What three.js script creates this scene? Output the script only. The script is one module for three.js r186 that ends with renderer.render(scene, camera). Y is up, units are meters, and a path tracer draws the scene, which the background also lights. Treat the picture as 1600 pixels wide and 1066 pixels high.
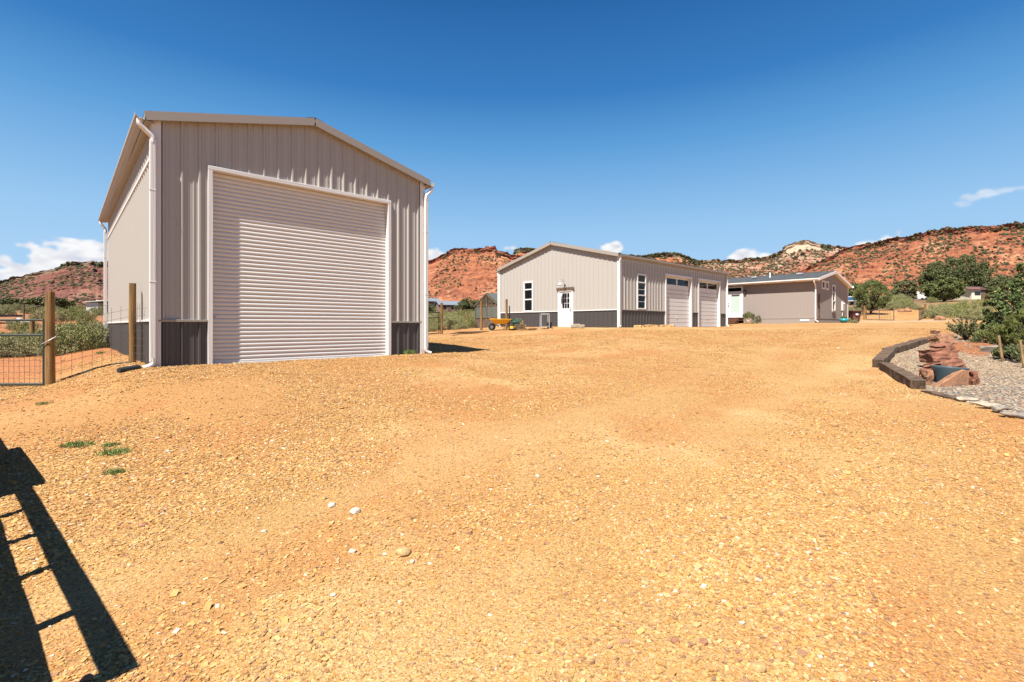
import * as THREE from 'three';
import { mergeGeometries, mergeVertices } from 'three/addons/utils/BufferGeometryUtils.js';
import { RoundedBoxGeometry } from 'three/addons/geometries/RoundedBoxGeometry.js';

// ---------------------------------------------------------------- camera, sky, sun, exposure
const scene = new THREE.Scene();
const F = 755, CX = 800, HY = 509, EYE = 0.8;            // focal length and horizon of the photograph in pixels; eye above the garage slab
const YAW = THREE.MathUtils.degToRad(43), CS = Math.cos(YAW), SN = Math.sin(YAW);
const camera = new THREE.PerspectiveCamera(2 * Math.atan(533 / F) * 180 / Math.PI, 1600 / 1066, 0.05, 9000);
camera.position.set(0, EYE, 0);
camera.rotation.y = -YAW;
camera.setViewOffset(1600, 1066, 0, 533 - HY, 1600, 1066); // vertical lens shift keeps the walls upright
const renderer = new THREE.WebGLRenderer({ antialias: true });
renderer.setSize(1024, 682);
renderer.toneMapping = THREE.LinearToneMapping;
renderer.toneMappingExposure = 2.3;
renderer.shadowMap.enabled = true;

const SUN = new THREE.Vector3(-3.7, 6.3, 1.0).normalize();
const sun = new THREE.DirectionalLight(new THREE.Color().setRGB(1.0, 0.95, 0.87), 5.0);
sun.name = 'sun'; sun.position.copy(SUN).multiplyScalar(120); sun.castShadow = true;
sun.shadow.camera.left = sun.shadow.camera.bottom = -60; sun.shadow.camera.right = sun.shadow.camera.top = 60; sun.shadow.camera.far = 400;
sun.shadow.mapSize.set(4096, 4096);
scene.add(sun, sun.target);

// ---------------------------------------------------------------- small maths
function rngOf(seed) { let a = seed >>> 0; return () => { a = (a + 0x6D2B79F5) | 0; let t = Math.imul(a ^ (a >>> 15), 1 | a); t = (t + Math.imul(t ^ (t >>> 7), 61 | t)) ^ t; return ((t ^ (t >>> 14)) >>> 0) / 4294967296; }; }
const hash = (x, y, z) => { let h = Math.imul(x | 0, 374761393) ^ Math.imul(y | 0, 668265263) ^ Math.imul(z | 0, 2147483647 ^ 0x5bd1e995); h = Math.imul(h ^ (h >>> 13), 1274126177); return ((h ^ (h >>> 16)) >>> 0) / 4294967296; };
const sm = (t) => t * t * (3 - 2 * t);
function vnoise(x, y, z = 0) {
  const xi = Math.floor(x), yi = Math.floor(y), zi = Math.floor(z), u = sm(x - xi), v = sm(y - yi), w = sm(z - zi);
  const L = (a, b, t) => a + (b - a) * t;
  const f = (k) => L(L(hash(xi, yi, zi + k), hash(xi + 1, yi, zi + k), u), L(hash(xi, yi + 1, zi + k), hash(xi + 1, yi + 1, zi + k), u), v);
  return w === 0 ? f(0) : L(f(0), f(1), w);
}
function fbm(x, y, z = 0, o = 4) { let s = 0, a = 0.5, n = 0; for (let i = 0; i < o; i++) { s += a * vnoise(x, y, z); n += a; a *= 0.5; x = x * 2.03 + 11.3; y = y * 2.03 + 5.7; z *= 2.03; } return s / n; }
const clamp = (x, a = 0, b = 1) => Math.min(b, Math.max(a, x));
const sstep = (a, b, x) => sm(clamp((x - a) / (b - a)));
const lerp = (a, b, t) => a + (b - a) * t;
function curve(pts, x) { if (x <= pts[0][0]) return pts[0][1]; for (let i = 1; i < pts.length; i++) if (x <= pts[i][0]) return lerp(pts[i - 1][1], pts[i][1], (x - pts[i - 1][0]) / (pts[i][0] - pts[i - 1][0])); return pts[pts.length - 1][1]; }
const V3 = (x, y, z) => new THREE.Vector3(x, y, z);
// (X right of the camera axis, D along it) in metres -> world; world x runs along the garage front, -z along its side
const W = (X, D, y = 0) => V3(X * CS + D * SN, y, X * SN - D * CS);
const toXD = (x, z) => [x * CS + z * SN, x * SN - z * CS];
const pixX = (px, D) => (px - CX) / F * D;
const pixY = (py, D) => EYE + (HY - py) / F * D;
const pix = (px, py, D) => W(pixX(px, D), D, pixY(py, D));

// ---------------------------------------------------------------- the sky: clear blue air with low fair-weather clouds
{
  const AIR = 0.435, w = 3072, h = 1536, data = new Float32Array(w * h * 4);
  const R = (px, py) => { const az = Math.atan((px - CX) / F); return [az * 180 / Math.PI, Math.atan((HY - py) / F * Math.cos(az)) * 180 / Math.PI]; };
  const puffs = [];
  const puff = (px, py, rx, ry, k = 1, full = 1) => { const [a, e] = R(px, py), [a2] = R(px + rx, py), [, e2] = R(px, py - ry); puffs.push([a, e, a2 - a, e2 - e, k, full]); };
  puff(20, 428, 50, 24); puff(75, 412, 48, 30); puff(130, 400, 50, 28); puff(190, 415, 60, 34); puff(-50, 440, 60, 28);
  puff(675, 404, 26, 15); puff(650, 410, 30, 16); puff(795, 388, 17, 6, 0.72); puff(955, 388, 22, 9); puff(1163, 402, 27, 13); puff(1190, 404, 18, 8, .8);
  puff(1350, 381, 30, 9); puff(1385, 377, 20, 8); puff(1404, 364, 8, 10, .8, .6);
  puff(1503, 317, 22, 7, 0.95, .3); puff(1520, 309, 24, 8, 1, .45); puff(1541, 303, 26, 8, 1, .5); puff(1570, 297, 34, 5, 1, .4); puff(1600, 293, 30, 4, 1, .35);
  const rr = rngOf(5);
  for (let i = 0; i < 46; i++) { const a = -180 + i * 360 / 46 + rr() * 5; if (Math.abs(a) < 56) { rr(); continue; } puffs.push([a, 3 + rr() * 7, 2 + rr() * 6, 1 + rr() * 2.2, 1, 1]); }
  const stops = [[-90, [0.30, 0.24, 0.18]], [-3, [0.36, 0.50, 0.66]], [0, [0.44, 0.68, 0.92]], [6, [0.41, 0.65, 0.915]], [10.8, [0.325, 0.58, 0.88]], [15.5, [0.215, 0.465, 0.80]], [20, [0.118, 0.355, 0.705]], [25.4, [0.047, 0.215, 0.55]], [33.7, [0.024, 0.138, 0.405]], [60, [0.015, 0.09, 0.31]], [90, [0.012, 0.078, 0.28]]];
  for (let j = 0; j < h; j++) {
    const el = ((j + 0.5) / h - 0.5) * 180;
    let c = stops[stops.length - 1][1];
    for (let i = 1; i < stops.length; i++) if (el <= stops[i][0]) { const t = (el - stops[i - 1][0]) / (stops[i][0] - stops[i - 1][0]); c = [0, 1, 2].map((k) => lerp(stops[i - 1][1][k], stops[i][1][k], t)); break; }
    const cloudy = el > -2 && el < 22;
    for (let i = 0; i < w; i++) {
      const o = (j * w + i) * 4; let r = c[0], g = c[1], b = c[2];
      if (cloudy) {
        // azimuth from the view direction: sky longitude is atan2(z, x)
        const phi = ((i + 0.5) / w - 0.5) * 2 * Math.PI;
        let az = (phi + Math.PI / 2) * 180 / Math.PI - 43; az = ((az + 540) % 360) - 180;
        let d = -9, full = 1;
        for (const p of puffs) { let da = az - p[0]; if (Math.abs(da) > p[2] * 2) continue; const de = (el - p[1]) / p[3], q = 1 - Math.sqrt((da / p[2]) ** 2 + de * de); const v = q * (p[4]) - (1 - p[4]) * 0.35; if (v > d) { d = v; full = p[5]; } }
        if (d > -1) {
          const n = fbm(az * 0.75 + 40, el * 1.5, 0, 6), n2 = fbm(az * 0.9 + 7, el * 2.2 + 30, 0, 4);
          const a = sstep(0.02, 0.36, d + (n - 0.5) * 1.6) * full;
          const shade = clamp(0.78 + (n2 - 0.5) * 1.7);
          const cr = lerp(0.60, 1.0, shade), cg = lerp(0.62, 0.99, shade), cb = lerp(0.74, 0.98, shade);
          r = lerp(r, cr, a * 0.94); g = lerp(g, cg, a * 0.94); b = lerp(b, cb, a * 0.94);
        }
      }
      data[o] = r * AIR; data[o + 1] = g * AIR; data[o + 2] = b * AIR; data[o + 3] = 1;
    }
  }
  const t = new THREE.DataTexture(data, w, h, THREE.RGBAFormat, THREE.FloatType);
  t.mapping = THREE.EquirectangularReflectionMapping; t.magFilter = THREE.LinearFilter; t.minFilter = THREE.LinearFilter; t.wrapS = THREE.RepeatWrapping; t.needsUpdate = true;
  scene.background = t; scene.environment = t;
}

// ---------------------------------------------------------------- naming and building helpers
const taken = new Map();
function numbered(n) { const k = taken.get(n) || 0; taken.set(n, k + 1); return k ? `${n}_${String(k).padStart(3, '0')}` : n; }
function tag(o, label, category, group, kind) { o.userData = { label, category }; if (group) o.userData.group = group; if (kind) o.userData.kind = kind; return o; }
function shadowed(o) { o.traverse((m) => { if (m.isMesh) { m.castShadow = m.receiveShadow = true; } }); return o; }
function thing(name, label, category, pos = V3(0, 0, 0), turn = 0, group) { const o = new THREE.Group(); o.name = numbered(name); o.position.copy(pos); o.rotation.y = turn; scene.add(o); return tag(o, label, category, group); }
function flat(geos) { return (Array.isArray(geos) ? geos : [geos]).map((g) => { g = g.index ? g.toNonIndexed() : g; for (const k of Object.keys(g.attributes)) if (!['position', 'normal', 'uv', 'color'].includes(k)) g.deleteAttribute(k); return g; }); }
function joined(geos) {
  const a = flat(geos); if (a.length === 1) return a[0];
  const col = a.some((g) => g.attributes.color);
  for (const g of a) { if (!g.attributes.uv) g.setAttribute('uv', new THREE.BufferAttribute(new Float32Array(g.attributes.position.count * 2), 2)); if (!g.attributes.normal) g.computeVertexNormals(); if (col && !g.attributes.color) g.setAttribute('color', new THREE.BufferAttribute(new Float32Array(g.attributes.position.count * 3).fill(1), 3)); }
  return mergeGeometries(a);
}
function part(name, geos, mat, parent) { const m = new THREE.Mesh(joined(geos), mat); m.name = name; m.castShadow = m.receiveShadow = true; parent.add(m); return m; }
function single(name, geos, mat, label, category, pos, turn = 0, group, kind) { const m = new THREE.Mesh(joined(geos), mat); m.name = numbered(name); m.castShadow = m.receiveShadow = true; if (pos) m.position.copy(pos); m.rotation.y = turn; scene.add(m); return tag(m, label, category, group, kind); }
function copyOf(o, pos, turn, label, scale) { const c = o.clone(); c.name = numbered(o.name.replace(/_\d{3}$/, '')); c.userData = { ...o.userData }; if (label) c.userData.label = label; c.position.copy(pos); c.rotation.y = turn; if (scale) c.scale.setScalar(scale); scene.add(c); return c; }
const box = (x0, x1, y0, y1, z0, z1) => new THREE.BoxGeometry(x1 - x0, y1 - y0, z1 - z0).translate((x0 + x1) / 2, (y0 + y1) / 2, (z0 + z1) / 2);
const rbox = (x0, x1, y0, y1, z0, z1, r = 0.01, s = 2) => new RoundedBoxGeometry(x1 - x0, y1 - y0, z1 - z0, s, r).translate((x0 + x1) / 2, (y0 + y1) / 2, (z0 + z1) / 2);
function rod(a, b, r, seg = 8, r2 = r) { const d = b.clone().sub(a), g = new THREE.CylinderGeometry(r2, r, d.length(), seg, 1); g.translate(0, d.length() / 2, 0); g.applyQuaternion(new THREE.Quaternion().setFromUnitVectors(V3(0, 1, 0), d.clone().normalize())); return g.translate(a.x, a.y, a.z); }
const tube = (pts, r, seg = 8, n = 16) => new THREE.TubeGeometry(new THREE.CatmullRomCurve3(pts, false, 'centripetal'), n, r, seg, false);
function prism(outline, depth, bevel = 0) { const s = new THREE.Shape(outline.map(([x, y]) => new THREE.Vector2(x, y))); return new THREE.ExtrudeGeometry(s, { depth, bevelEnabled: bevel > 0, bevelSize: bevel, bevelThickness: bevel, bevelSegments: 1, curveSegments: 6 }); }
// texture coordinates in metres, taken from the face's main direction in the thing's own axes
function metreUV(g, k = 1) {
  g = g.index ? g.toNonIndexed() : g; const p = g.attributes.position, uv = new Float32Array(p.count * 2), a = V3(), b = V3(), c = V3();
  for (let i = 0; i < p.count; i += 3) {
    a.fromBufferAttribute(p, i); b.fromBufferAttribute(p, i + 1); c.fromBufferAttribute(p, i + 2);
    const n = b.clone().sub(a).cross(c.clone().sub(a)), ax = Math.abs(n.x), ay = Math.abs(n.y), az = Math.abs(n.z);
    [a, b, c].forEach((v, j) => { let s, t; if (ay >= ax && ay >= az) { s = v.x; t = v.z; } else if (ax >= az) { s = v.z; t = v.y; } else { s = v.x; t = v.y; } uv[(i + j) * 2] = s * k; uv[(i + j) * 2 + 1] = t * k; });
  }
  g.setAttribute('uv', new THREE.BufferAttribute(uv, 2)); return g;
}
function roughen(g, amp, freq, seed = 0) { g = mergeVertices((() => { const q = g.clone(); q.deleteAttribute('normal'); q.deleteAttribute('uv'); return q; })(), 1e-4); const p = g.attributes.position; for (let i = 0; i < p.count; i++) { const x = p.getX(i), y = p.getY(i), z = p.getZ(i); p.setXYZ(i, x + (fbm(x * freq + seed, y * freq, z * freq + 0.37, 3) - 0.5) * 2 * amp, y + (fbm(x * freq + 31 + seed, y * freq, z * freq + 0.61, 3) - 0.5) * 2 * amp, z + (fbm(x * freq + 67 + seed, y * freq, z * freq + 0.23, 3) - 0.5) * 2 * amp); } return g; }
function faceted(g) { g = g.index ? g.toNonIndexed() : g; g.computeVertexNormals(); return g; }

// ---------------------------------------------------------------- procedural textures and materials
function texOf(w, h, fn, srgb = true) { const d = new Uint8Array(w * h * 4); for (let j = 0; j < h; j++) for (let i = 0; i < w; i++) { const c = fn(i / w, j / h, i, j), o = (j * w + i) * 4; d[o] = clamp(c[0]) * 255; d[o + 1] = clamp(c[1]) * 255; d[o + 2] = clamp(c[2]) * 255; d[o + 3] = 255; } const t = new THREE.DataTexture(d, w, h); t.wrapS = t.wrapT = THREE.RepeatWrapping; t.magFilter = THREE.LinearFilter; t.minFilter = THREE.LinearMipmapLinearFilter; t.generateMipmaps = true; if (srgb) t.colorSpace = THREE.SRGBColorSpace; t.needsUpdate = true; return t; }
const tiled = (u, v, f, o = 4, s = 0) => { const m = (a, b) => fbm(a + s, b, 0, o); const x = u * f, y = v * f; const bu = u, bv = v; return lerp(lerp(m(x, y), m(x - f, y), bu), lerp(m(x, y - f), m(x - f, y - f), bu), bv); };
const grainTex = texOf(256, 512, (u, v) => { const n = tiled(u, v, 5, 3), g = fbm(u * 46 + n * 4, v * 3, 0, 3), k = 0.62 + 0.5 * (g - 0.5) + 0.35 * (n - 0.5); return [k, k * 0.98, k * 0.95]; });
const mottle = texOf(512, 512, (u, v) => { const k = 0.78 + 0.42 * (tiled(u, v, 6, 5) - 0.5) + 0.30 * (tiled(u, v, 40, 3, 9) - 0.5); return [k, k, k]; });
const waveBump = texOf(256, 256, (u, v) => { const k = tiled(u, v, 4, 3); return [k, k, k]; }, false);
const fineBump = texOf(512, 512, (u, v) => { const k = tiled(u, v, 24, 5); return [k, k, k]; }, false);
const rgb = (r, g, b) => new THREE.Color().setRGB(r, g, b);
const mat = (c, rough, o = {}) => new THREE.MeshStandardMaterial({ color: c, roughness: rough, ...o });
const sheet = (c, rough = 0.42) => mat(c, rough, { bumpMap: waveBump, bumpScale: 0.004, side: THREE.DoubleSide });
const M = {
  taupe: sheet(rgb(0.362, 0.336, 0.304)), charcoal: sheet(rgb(0.058, 0.052, 0.050)), white: sheet(rgb(0.62, 0.60, 0.575), 0.4), trim: sheet(rgb(0.28, 0.245, 0.21), 0.42), door: sheet(rgb(0.585, 0.565, 0.54), 0.45),
  roofDark: sheet(rgb(0.06, 0.062, 0.066), 0.5), concrete: mat(rgb(0.42, 0.39, 0.35), 0.9, { map: mottle }),
  black: mat(rgb(0.018, 0.018, 0.02), 0.6), steel: mat(rgb(0.35, 0.35, 0.36), 0.4, { metalness: 0.8 }), galv: mat(rgb(0.42, 0.43, 0.44), 0.5, { metalness: 0.6 }),
  gateGreen: mat(rgb(0.016, 0.024, 0.020), 0.6), wire: mat(rgb(0.085, 0.06, 0.045), 0.7),
  post: mat(rgb(0.52, 0.30, 0.10), 0.85, { map: grainTex, bumpMap: grainTex, bumpScale: 0.006 }), tie: mat(rgb(0.26, 0.165, 0.10), 0.95, { map: grainTex, bumpMap: grainTex, bumpScale: 0.012 }),
  lumber: mat(rgb(0.72, 0.47, 0.22), 0.8, { map: grainTex }), paleWood: mat(rgb(0.55, 0.40, 0.25), 0.85, { map: grainTex }), oldWood: mat(rgb(0.30, 0.20, 0.145), 0.9, { map: grainTex }), darkWood: mat(rgb(0.27, 0.10, 0.055), 0.8, { map: grainTex }),
  siding: mat(rgb(0.262, 0.22, 0.195), 0.8, { bumpMap: fineBump, bumpScale: 0.002 }), shingle: mat(rgb(0.075, 0.082, 0.085), 0.95, { map: mottle, bumpMap: fineBump, bumpScale: 0.01 }), houseTrim: mat(rgb(0.74, 0.66, 0.61), 0.6),
  glass: new THREE.MeshPhysicalMaterial({ color: rgb(0.92, 0.95, 0.95), roughness: 0.03, transmission: 1, thickness: 0, ior: 1.3 }),
  tinted: new THREE.MeshPhysicalMaterial({ color: rgb(0.40, 0.44, 0.38), roughness: 0.35, transmission: 0.8, thickness: 0, ior: 1.5 }),
  darkPane: new THREE.MeshPhysicalMaterial({ color: rgb(0.020, 0.022, 0.026), roughness: 0.05, ior: 1.5 }),
  curtain: mat(rgb(0.50, 0.56, 0.50), 0.9), screen: mat(rgb(0.10, 0.09, 0.085), 0.8),
  slab: mat(rgb(0.36, 0.145, 0.082), 0.9, { map: mottle, bumpMap: fineBump, bumpScale: 0.012 }), slab2: mat(rgb(0.42, 0.205, 0.105), 0.9, { map: mottle, bumpMap: fineBump, bumpScale: 0.012 }), edgeStone: mat(rgb(0.56, 0.46, 0.34), 0.9, { map: mottle }), greyStone: mat(rgb(0.34, 0.285, 0.235), 0.9, { map: mottle, bumpMap: fineBump, bumpScale: 0.004 }), paleStone: mat(rgb(0.95, 0.83, 0.64), 0.9, { map: mottle }), tanStone: mat(rgb(0.80, 0.50, 0.21), 0.9, { map: mottle }), chip: mat(rgb(0.58, 0.27, 0.14), 0.9, { map: mottle }),
  glaze: new THREE.MeshPhysicalMaterial({ color: rgb(0.050, 0.078, 0.090), roughness: 0.45, clearcoat: 0.25, clearcoatRoughness: 0.3 }), teal: mat(rgb(0.02, 0.23, 0.28), 0.3), whitePot: mat(rgb(0.72, 0.70, 0.67), 0.5),
  yellow: mat(rgb(0.80, 0.42, 0.015), 0.45), tealTub: mat(rgb(0.08, 0.42, 0.44), 0.5), rubber: mat(rgb(0.02, 0.02, 0.02), 0.85), blueRim: mat(rgb(0.03, 0.10, 0.30), 0.4), whitePaint: mat(rgb(0.64, 0.63, 0.61), 0.4),
  bin: mat(rgb(0.085, 0.022, 0.018), 0.55), soil: mat(rgb(0.07, 0.045, 0.03), 1), bark: mat(rgb(0.13, 0.095, 0.07), 0.95, { map: grainTex }), trailer: mat(rgb(0.05, 0.05, 0.052), 0.55), bluePanel: mat(rgb(0.03, 0.09, 0.20), 0.2),
  cream: mat(rgb(0.62, 0.56, 0.42), 0.8), redRoof: mat(rgb(0.13, 0.055, 0.055), 0.8), greyRoof: mat(rgb(0.15, 0.175, 0.20), 0.5), brownWall: mat(rgb(0.22, 0.12, 0.085), 0.85), tin: mat(rgb(0.52, 0.50, 0.45), 0.5),
};

// ---------------------------------------------------------------- ground height, fitted through the foot of everything that stands on it
const footing = [[0, 0, -.78], [-1.8, 2.2, -.79], [2, 2, -.77], [-2.6, 5, -.60], [-5.3, 5.2, -.66], [0, 5, -.57], [0, 8, -.42], [-3, 8, -.33], [-9, 9.4, -.40], [-10, 9.3, -.47], [-14, 12, -.45], [-8.25, 10.5, -.10],
  [-6.97, 9.4, -.02], [-4.7, 11.5, .0], [-2.5, 13.65, .02], [-15.3, 18.3, -.10], [-10.8, 22.5, .1], [-.5, 16, -.02], [1, 12, -.16], [5, 12, -.08], [4, 18, .34], [5.63, 25.1, .71], [-.85, 32.2, .71], [15.1, 33.8, .73], [8.7, 40, .8], [10.4, 29.4, .72], [10, 22, .6],
  [21.8, 34.6, 1.0], [28.1, 41, 1.03], [15.2, 41.3, 1.0], [16, 25, .75], [7.15, 8.5, -.31], [8.28, 10.87, -.15], [12.6, 14.5, .28], [6.4, 6, -.42], [3, 4, -.62], [12, 10, -.12], [18, 16, .4], [9, 5, -.42], [37.3, 51, 1.41], [43.6, 51, 1.54], [30, 30, .9],
  [-3.6, 25, .37], [-.56, 27.5, .55], [-2, 34.8, .62], [-20, 22, -.1], [-30, 34, .4], [-10, 45, 1.0], [-70, 70, 2.6], [0, 80, 1.9], [60, 80, 4.2], [-130, 160, 6.0], [0, 200, 5.6], [130, 160, 9.5], [-220, 250, 10], [0, 300, 9], [250, 250, 18],
  [0, -12, -1.0], [-15, -5, -.95], [15, -5, -.85], [0, -60, -1.6], [-60, -20, -1.4], [60, -20, -.8]];
const tps = (() => {
  const n = footing.length, N = n + 3, A = Array.from({ length: N }, () => new Float64Array(N + 1));
  const U = (r2) => r2 > 1e-9 ? 0.5 * r2 * Math.log(r2) : 0, q = ([X, D]) => { const r = Math.hypot(X, D), k = r > 0 ? 12 * Math.log(1 + r / 12) / r : 1; return [X * k, D * k]; };
  const P = footing.map(q);
  for (let i = 0; i < n; i++) { for (let j = 0; j < n; j++) A[i][j] = U((P[i][0] - P[j][0]) ** 2 + (P[i][1] - P[j][1]) ** 2) + (i === j ? 0.4 : 0); A[i][n] = A[n][i] = 1; A[i][n + 1] = A[n + 1][i] = P[i][0]; A[i][n + 2] = A[n + 2][i] = P[i][1]; A[i][N] = footing[i][2]; }
  for (let c = 0; c < N; c++) { let p = c; for (let r = c + 1; r < N; r++) if (Math.abs(A[r][c]) > Math.abs(A[p][c])) p = r; [A[c], A[p]] = [A[p], A[c]]; for (let r = c + 1; r < N; r++) { const k = A[r][c] / A[c][c]; if (k) for (let m = c; m <= N; m++) A[r][m] -= k * A[c][m]; } }
  const w = new Float64Array(N); for (let r = N - 1; r >= 0; r--) { let s = A[r][N]; for (let m = r + 1; m < N; m++) s -= A[r][m] * w[m]; w[r] = s / A[r][r]; }
  return (X, D) => { const [x, y] = q([X, D]); let s = w[n] + w[n + 1] * x + w[n + 2] * y; for (let i = 0; i < n; i++) s += w[i] * U((x - P[i][0]) ** 2 + (y - P[i][1]) ** 2); return s; };
})();
const pads = [[1.31, 7.42, -23.9, -11.62, 0.0], [21.37, 34.4, -24.1, -14.65, .72], [39.7, 48.9, -27.3, -10.6, 1.0]]; // the level pads under the three buildings
function heightXD(X, D) {
  const r = Math.hypot(X, D), k = r > 320 ? 320 / r : 1;
  let y = tps(X * k, D * k);
  const p = W(X, D);
  for (const [x0, x1, z0, z1, h] of pads) { const d = Math.hypot(Math.max(x0 - p.x, 0, p.x - x1), Math.max(z0 - p.z, 0, p.z - z1)); y = lerp(h - (d === 0 ? 0.05 : 0), y, sstep(0.0, 1.6, d)); }
  return y + (fbm(p.x * 0.55 + 50, p.z * 0.55 + 50, 0, 3) - 0.5) * 0.09 * sstep(0.2, 3, r) + (fbm(p.x * 2.7 + 90, p.z * 2.7 + 20, 0, 2) - 0.5) * 0.022 - 0.018 * (r < 30 ? track(X, D) : 0);
}
const groundAt = (x, z) => heightXD(...toXD(x, z));
const onGround = (px, D, dy = 0) => { const X = pixX(px, D); return W(X, D, heightXD(X, D) + dy); };

// the planted bed on the right, as an outline in (X, D)
const bedOutline = [[7.05, 8.25], [7.3, 8.6], [8.4, 11.0], [9.6, 12.6], [12.7, 14.6], [14.4, 16.6], [24, 21], [30, 14], [20, 8], [9.2, 4.4], [7.2, 4.7], [6.45, 5.7], [6.5, 6.2], [6.78, 6.9], [7.02, 7.6]];
function inside(poly, x, y) { let c = false; for (let i = 0, j = poly.length - 1; i < poly.length; j = i++) { const [a, b] = poly[i], [e, f] = poly[j]; if ((b > y) !== (f > y) && x < (e - a) * (y - b) / (f - b) + a) c = !c; } return c; }
const redPatches = [[13.6, 12.4, 1.5, .55], [13.2, 10.5, 1.5, .42], [13.8, 14.2, 3.2, .6], [17, 12.5, 2.5, .8], [18.5, 17.5, 5, 2]];
const inRed = (X, D) => redPatches.some(([a, b, ra, rb]) => { const u = (X - a) * .74 + (D - b) * .67, v = -(X - a) * .67 + (D - b) * .74; return (u / ra) ** 2 + (v / rb) ** 2 < 1 + (fbm(X * 2, D * 2) - .5) * .9; });
// what the soil is made of at a place: 0 drive gravel .. 1 bare red earth
// compacted wheel tracks curving over the drive towards the house
const trackLine = [[-3, -4.2], [2.5, -.3], [5, 1.7], [7.5, 3.9], [10, 6.3], [13, 9.2], [17, 13], [22, 17.5], [47, 38], [90, 70]];
function track(X, D) { const w = (X - curve(trackLine, D)) * .72 + (fbm(X * .5 + 4, D * .5, 0, 2) - .5) * .5, g = (c, s) => Math.exp(-(((w - c) / s) ** 2)); return clamp((g(0, .42) + g(-1.75, .42) + .5 * g(1.9, .35)) * sstep(.30, .62, fbm(X * .7, D * .7 + 30, 0, 3) + .12)); }
function earthiness(X, D) {
  const p = W(X, D); let e = 0;
  if (X < -5) e = Math.max(e, sstep(0, 1.6, D - 9.5 + (fbm(X * .5, D * .5) - .5) * 1.6) * sstep(0, 2.2, -X - 8.6 + (D - 9.5) * -.25 + (fbm(X * .7, D * .7) - .5) * 1.8)); // beyond the fence on the left
  e = Math.max(e, sstep(0, 7, D - 31 - Math.max(0, X) * 0.62 + (fbm(X * .2, D * .2) - .5) * 9) * (X > 10 ? 0.75 : 1));
  e = Math.max(e, sstep(17.5, 20, X - Math.max(0, (D - 15)) * 0.9 + (fbm(X * .4, D * .4) - .5) * 3) * (D < 40 ? 1 : 0));
  return e;
}
{
  // gravel picture: packed chips of several sizes, only their colour and fine relief
  const N = 2048, T = 4.5, col = new Uint8Array(N * N * 4), bmp = new Uint8Array(N * N * 4);
  const layer = (cells, seed) => { const pt = new Float32Array(cells * cells * 4); const r = rngOf(seed); for (let i = 0; i < cells * cells; i++) { pt[i * 4] = r(); pt[i * 4 + 1] = r(); pt[i * 4 + 2] = r(); pt[i * 4 + 3] = r(); } return (u, v, out) => { const x = u * cells, y = v * cells, xi = Math.floor(x), yi = Math.floor(y); let b = 9, b2 = 9, id = 0; for (let dy = -1; dy <= 1; dy++) for (let dx = -1; dx <= 1; dx++) { const k = (((yi + dy + cells) % cells) * cells + ((xi + dx + cells) % cells)) * 4, ex = xi + dx + pt[k] - x, ey = yi + dy + pt[k + 1] - y, d = ex * ex + ey * ey; if (d < b) { b2 = b; b = d; id = k; } else if (d < b2) b2 = d; } out[0] = Math.sqrt(b2) - Math.sqrt(b); out[1] = pt[id + 2]; out[2] = pt[id + 3]; }; };
  const A = layer(330, 3), B = layer(700, 4), o1 = [0, 0, 0], o2 = [0, 0, 0];
  for (let j = 0; j < N; j++) for (let i = 0; i < N; i++) {
    const u = i / N, v = j / N, k = (j * N + i) * 4; A(u, v, o1); B(u, v, o2);
    const big = o1[1] > 0.52, o = big ? o1 : o2, t = o[1] > .5 && big ? (o[1] - .52) / .48 : o[1];
    let s = 0.87 + (t - 0.5) * 0.24, r = s, g = s, b = s;
    if (o[2] > 0.93) { r *= 1.10; g *= 1.20; b *= 1.50; } else if (o[2] < 0.10) { r *= 0.80; g *= 0.72; b *= 0.70; } else if (o[2] < 0.25) { r *= 1.02; g *= 0.93; b *= 0.78; }
    const edge = sstep(0, 0.22, o[0]);
    col[k] = clamp(r) * 255; col[k + 1] = clamp(g) * 255; col[k + 2] = clamp(b) * 255; col[k + 3] = 255;
    const hgt = clamp((big ? 0.45 : 0.15) + 0.4 * edge * (0.5 + t * .6)); bmp[k] = bmp[k + 1] = bmp[k + 2] = hgt * 255; bmp[k + 3] = 255;
  }
  const mk = (d, s) => { const t = new THREE.DataTexture(d, N, N); t.wrapS = t.wrapT = THREE.RepeatWrapping; t.magFilter = THREE.LinearFilter; t.minFilter = THREE.LinearMipmapLinearFilter; t.generateMipmaps = true; if (s) t.colorSpace = THREE.SRGBColorSpace; t.repeat.set(1 / T, 1 / T); t.needsUpdate = true; return t; };
  M.ground = new THREE.MeshStandardMaterial({ vertexColors: true, roughness: 0.95, map: mk(col, true), bumpMap: mk(bmp, false), bumpScale: 0.009 });
}
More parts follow.
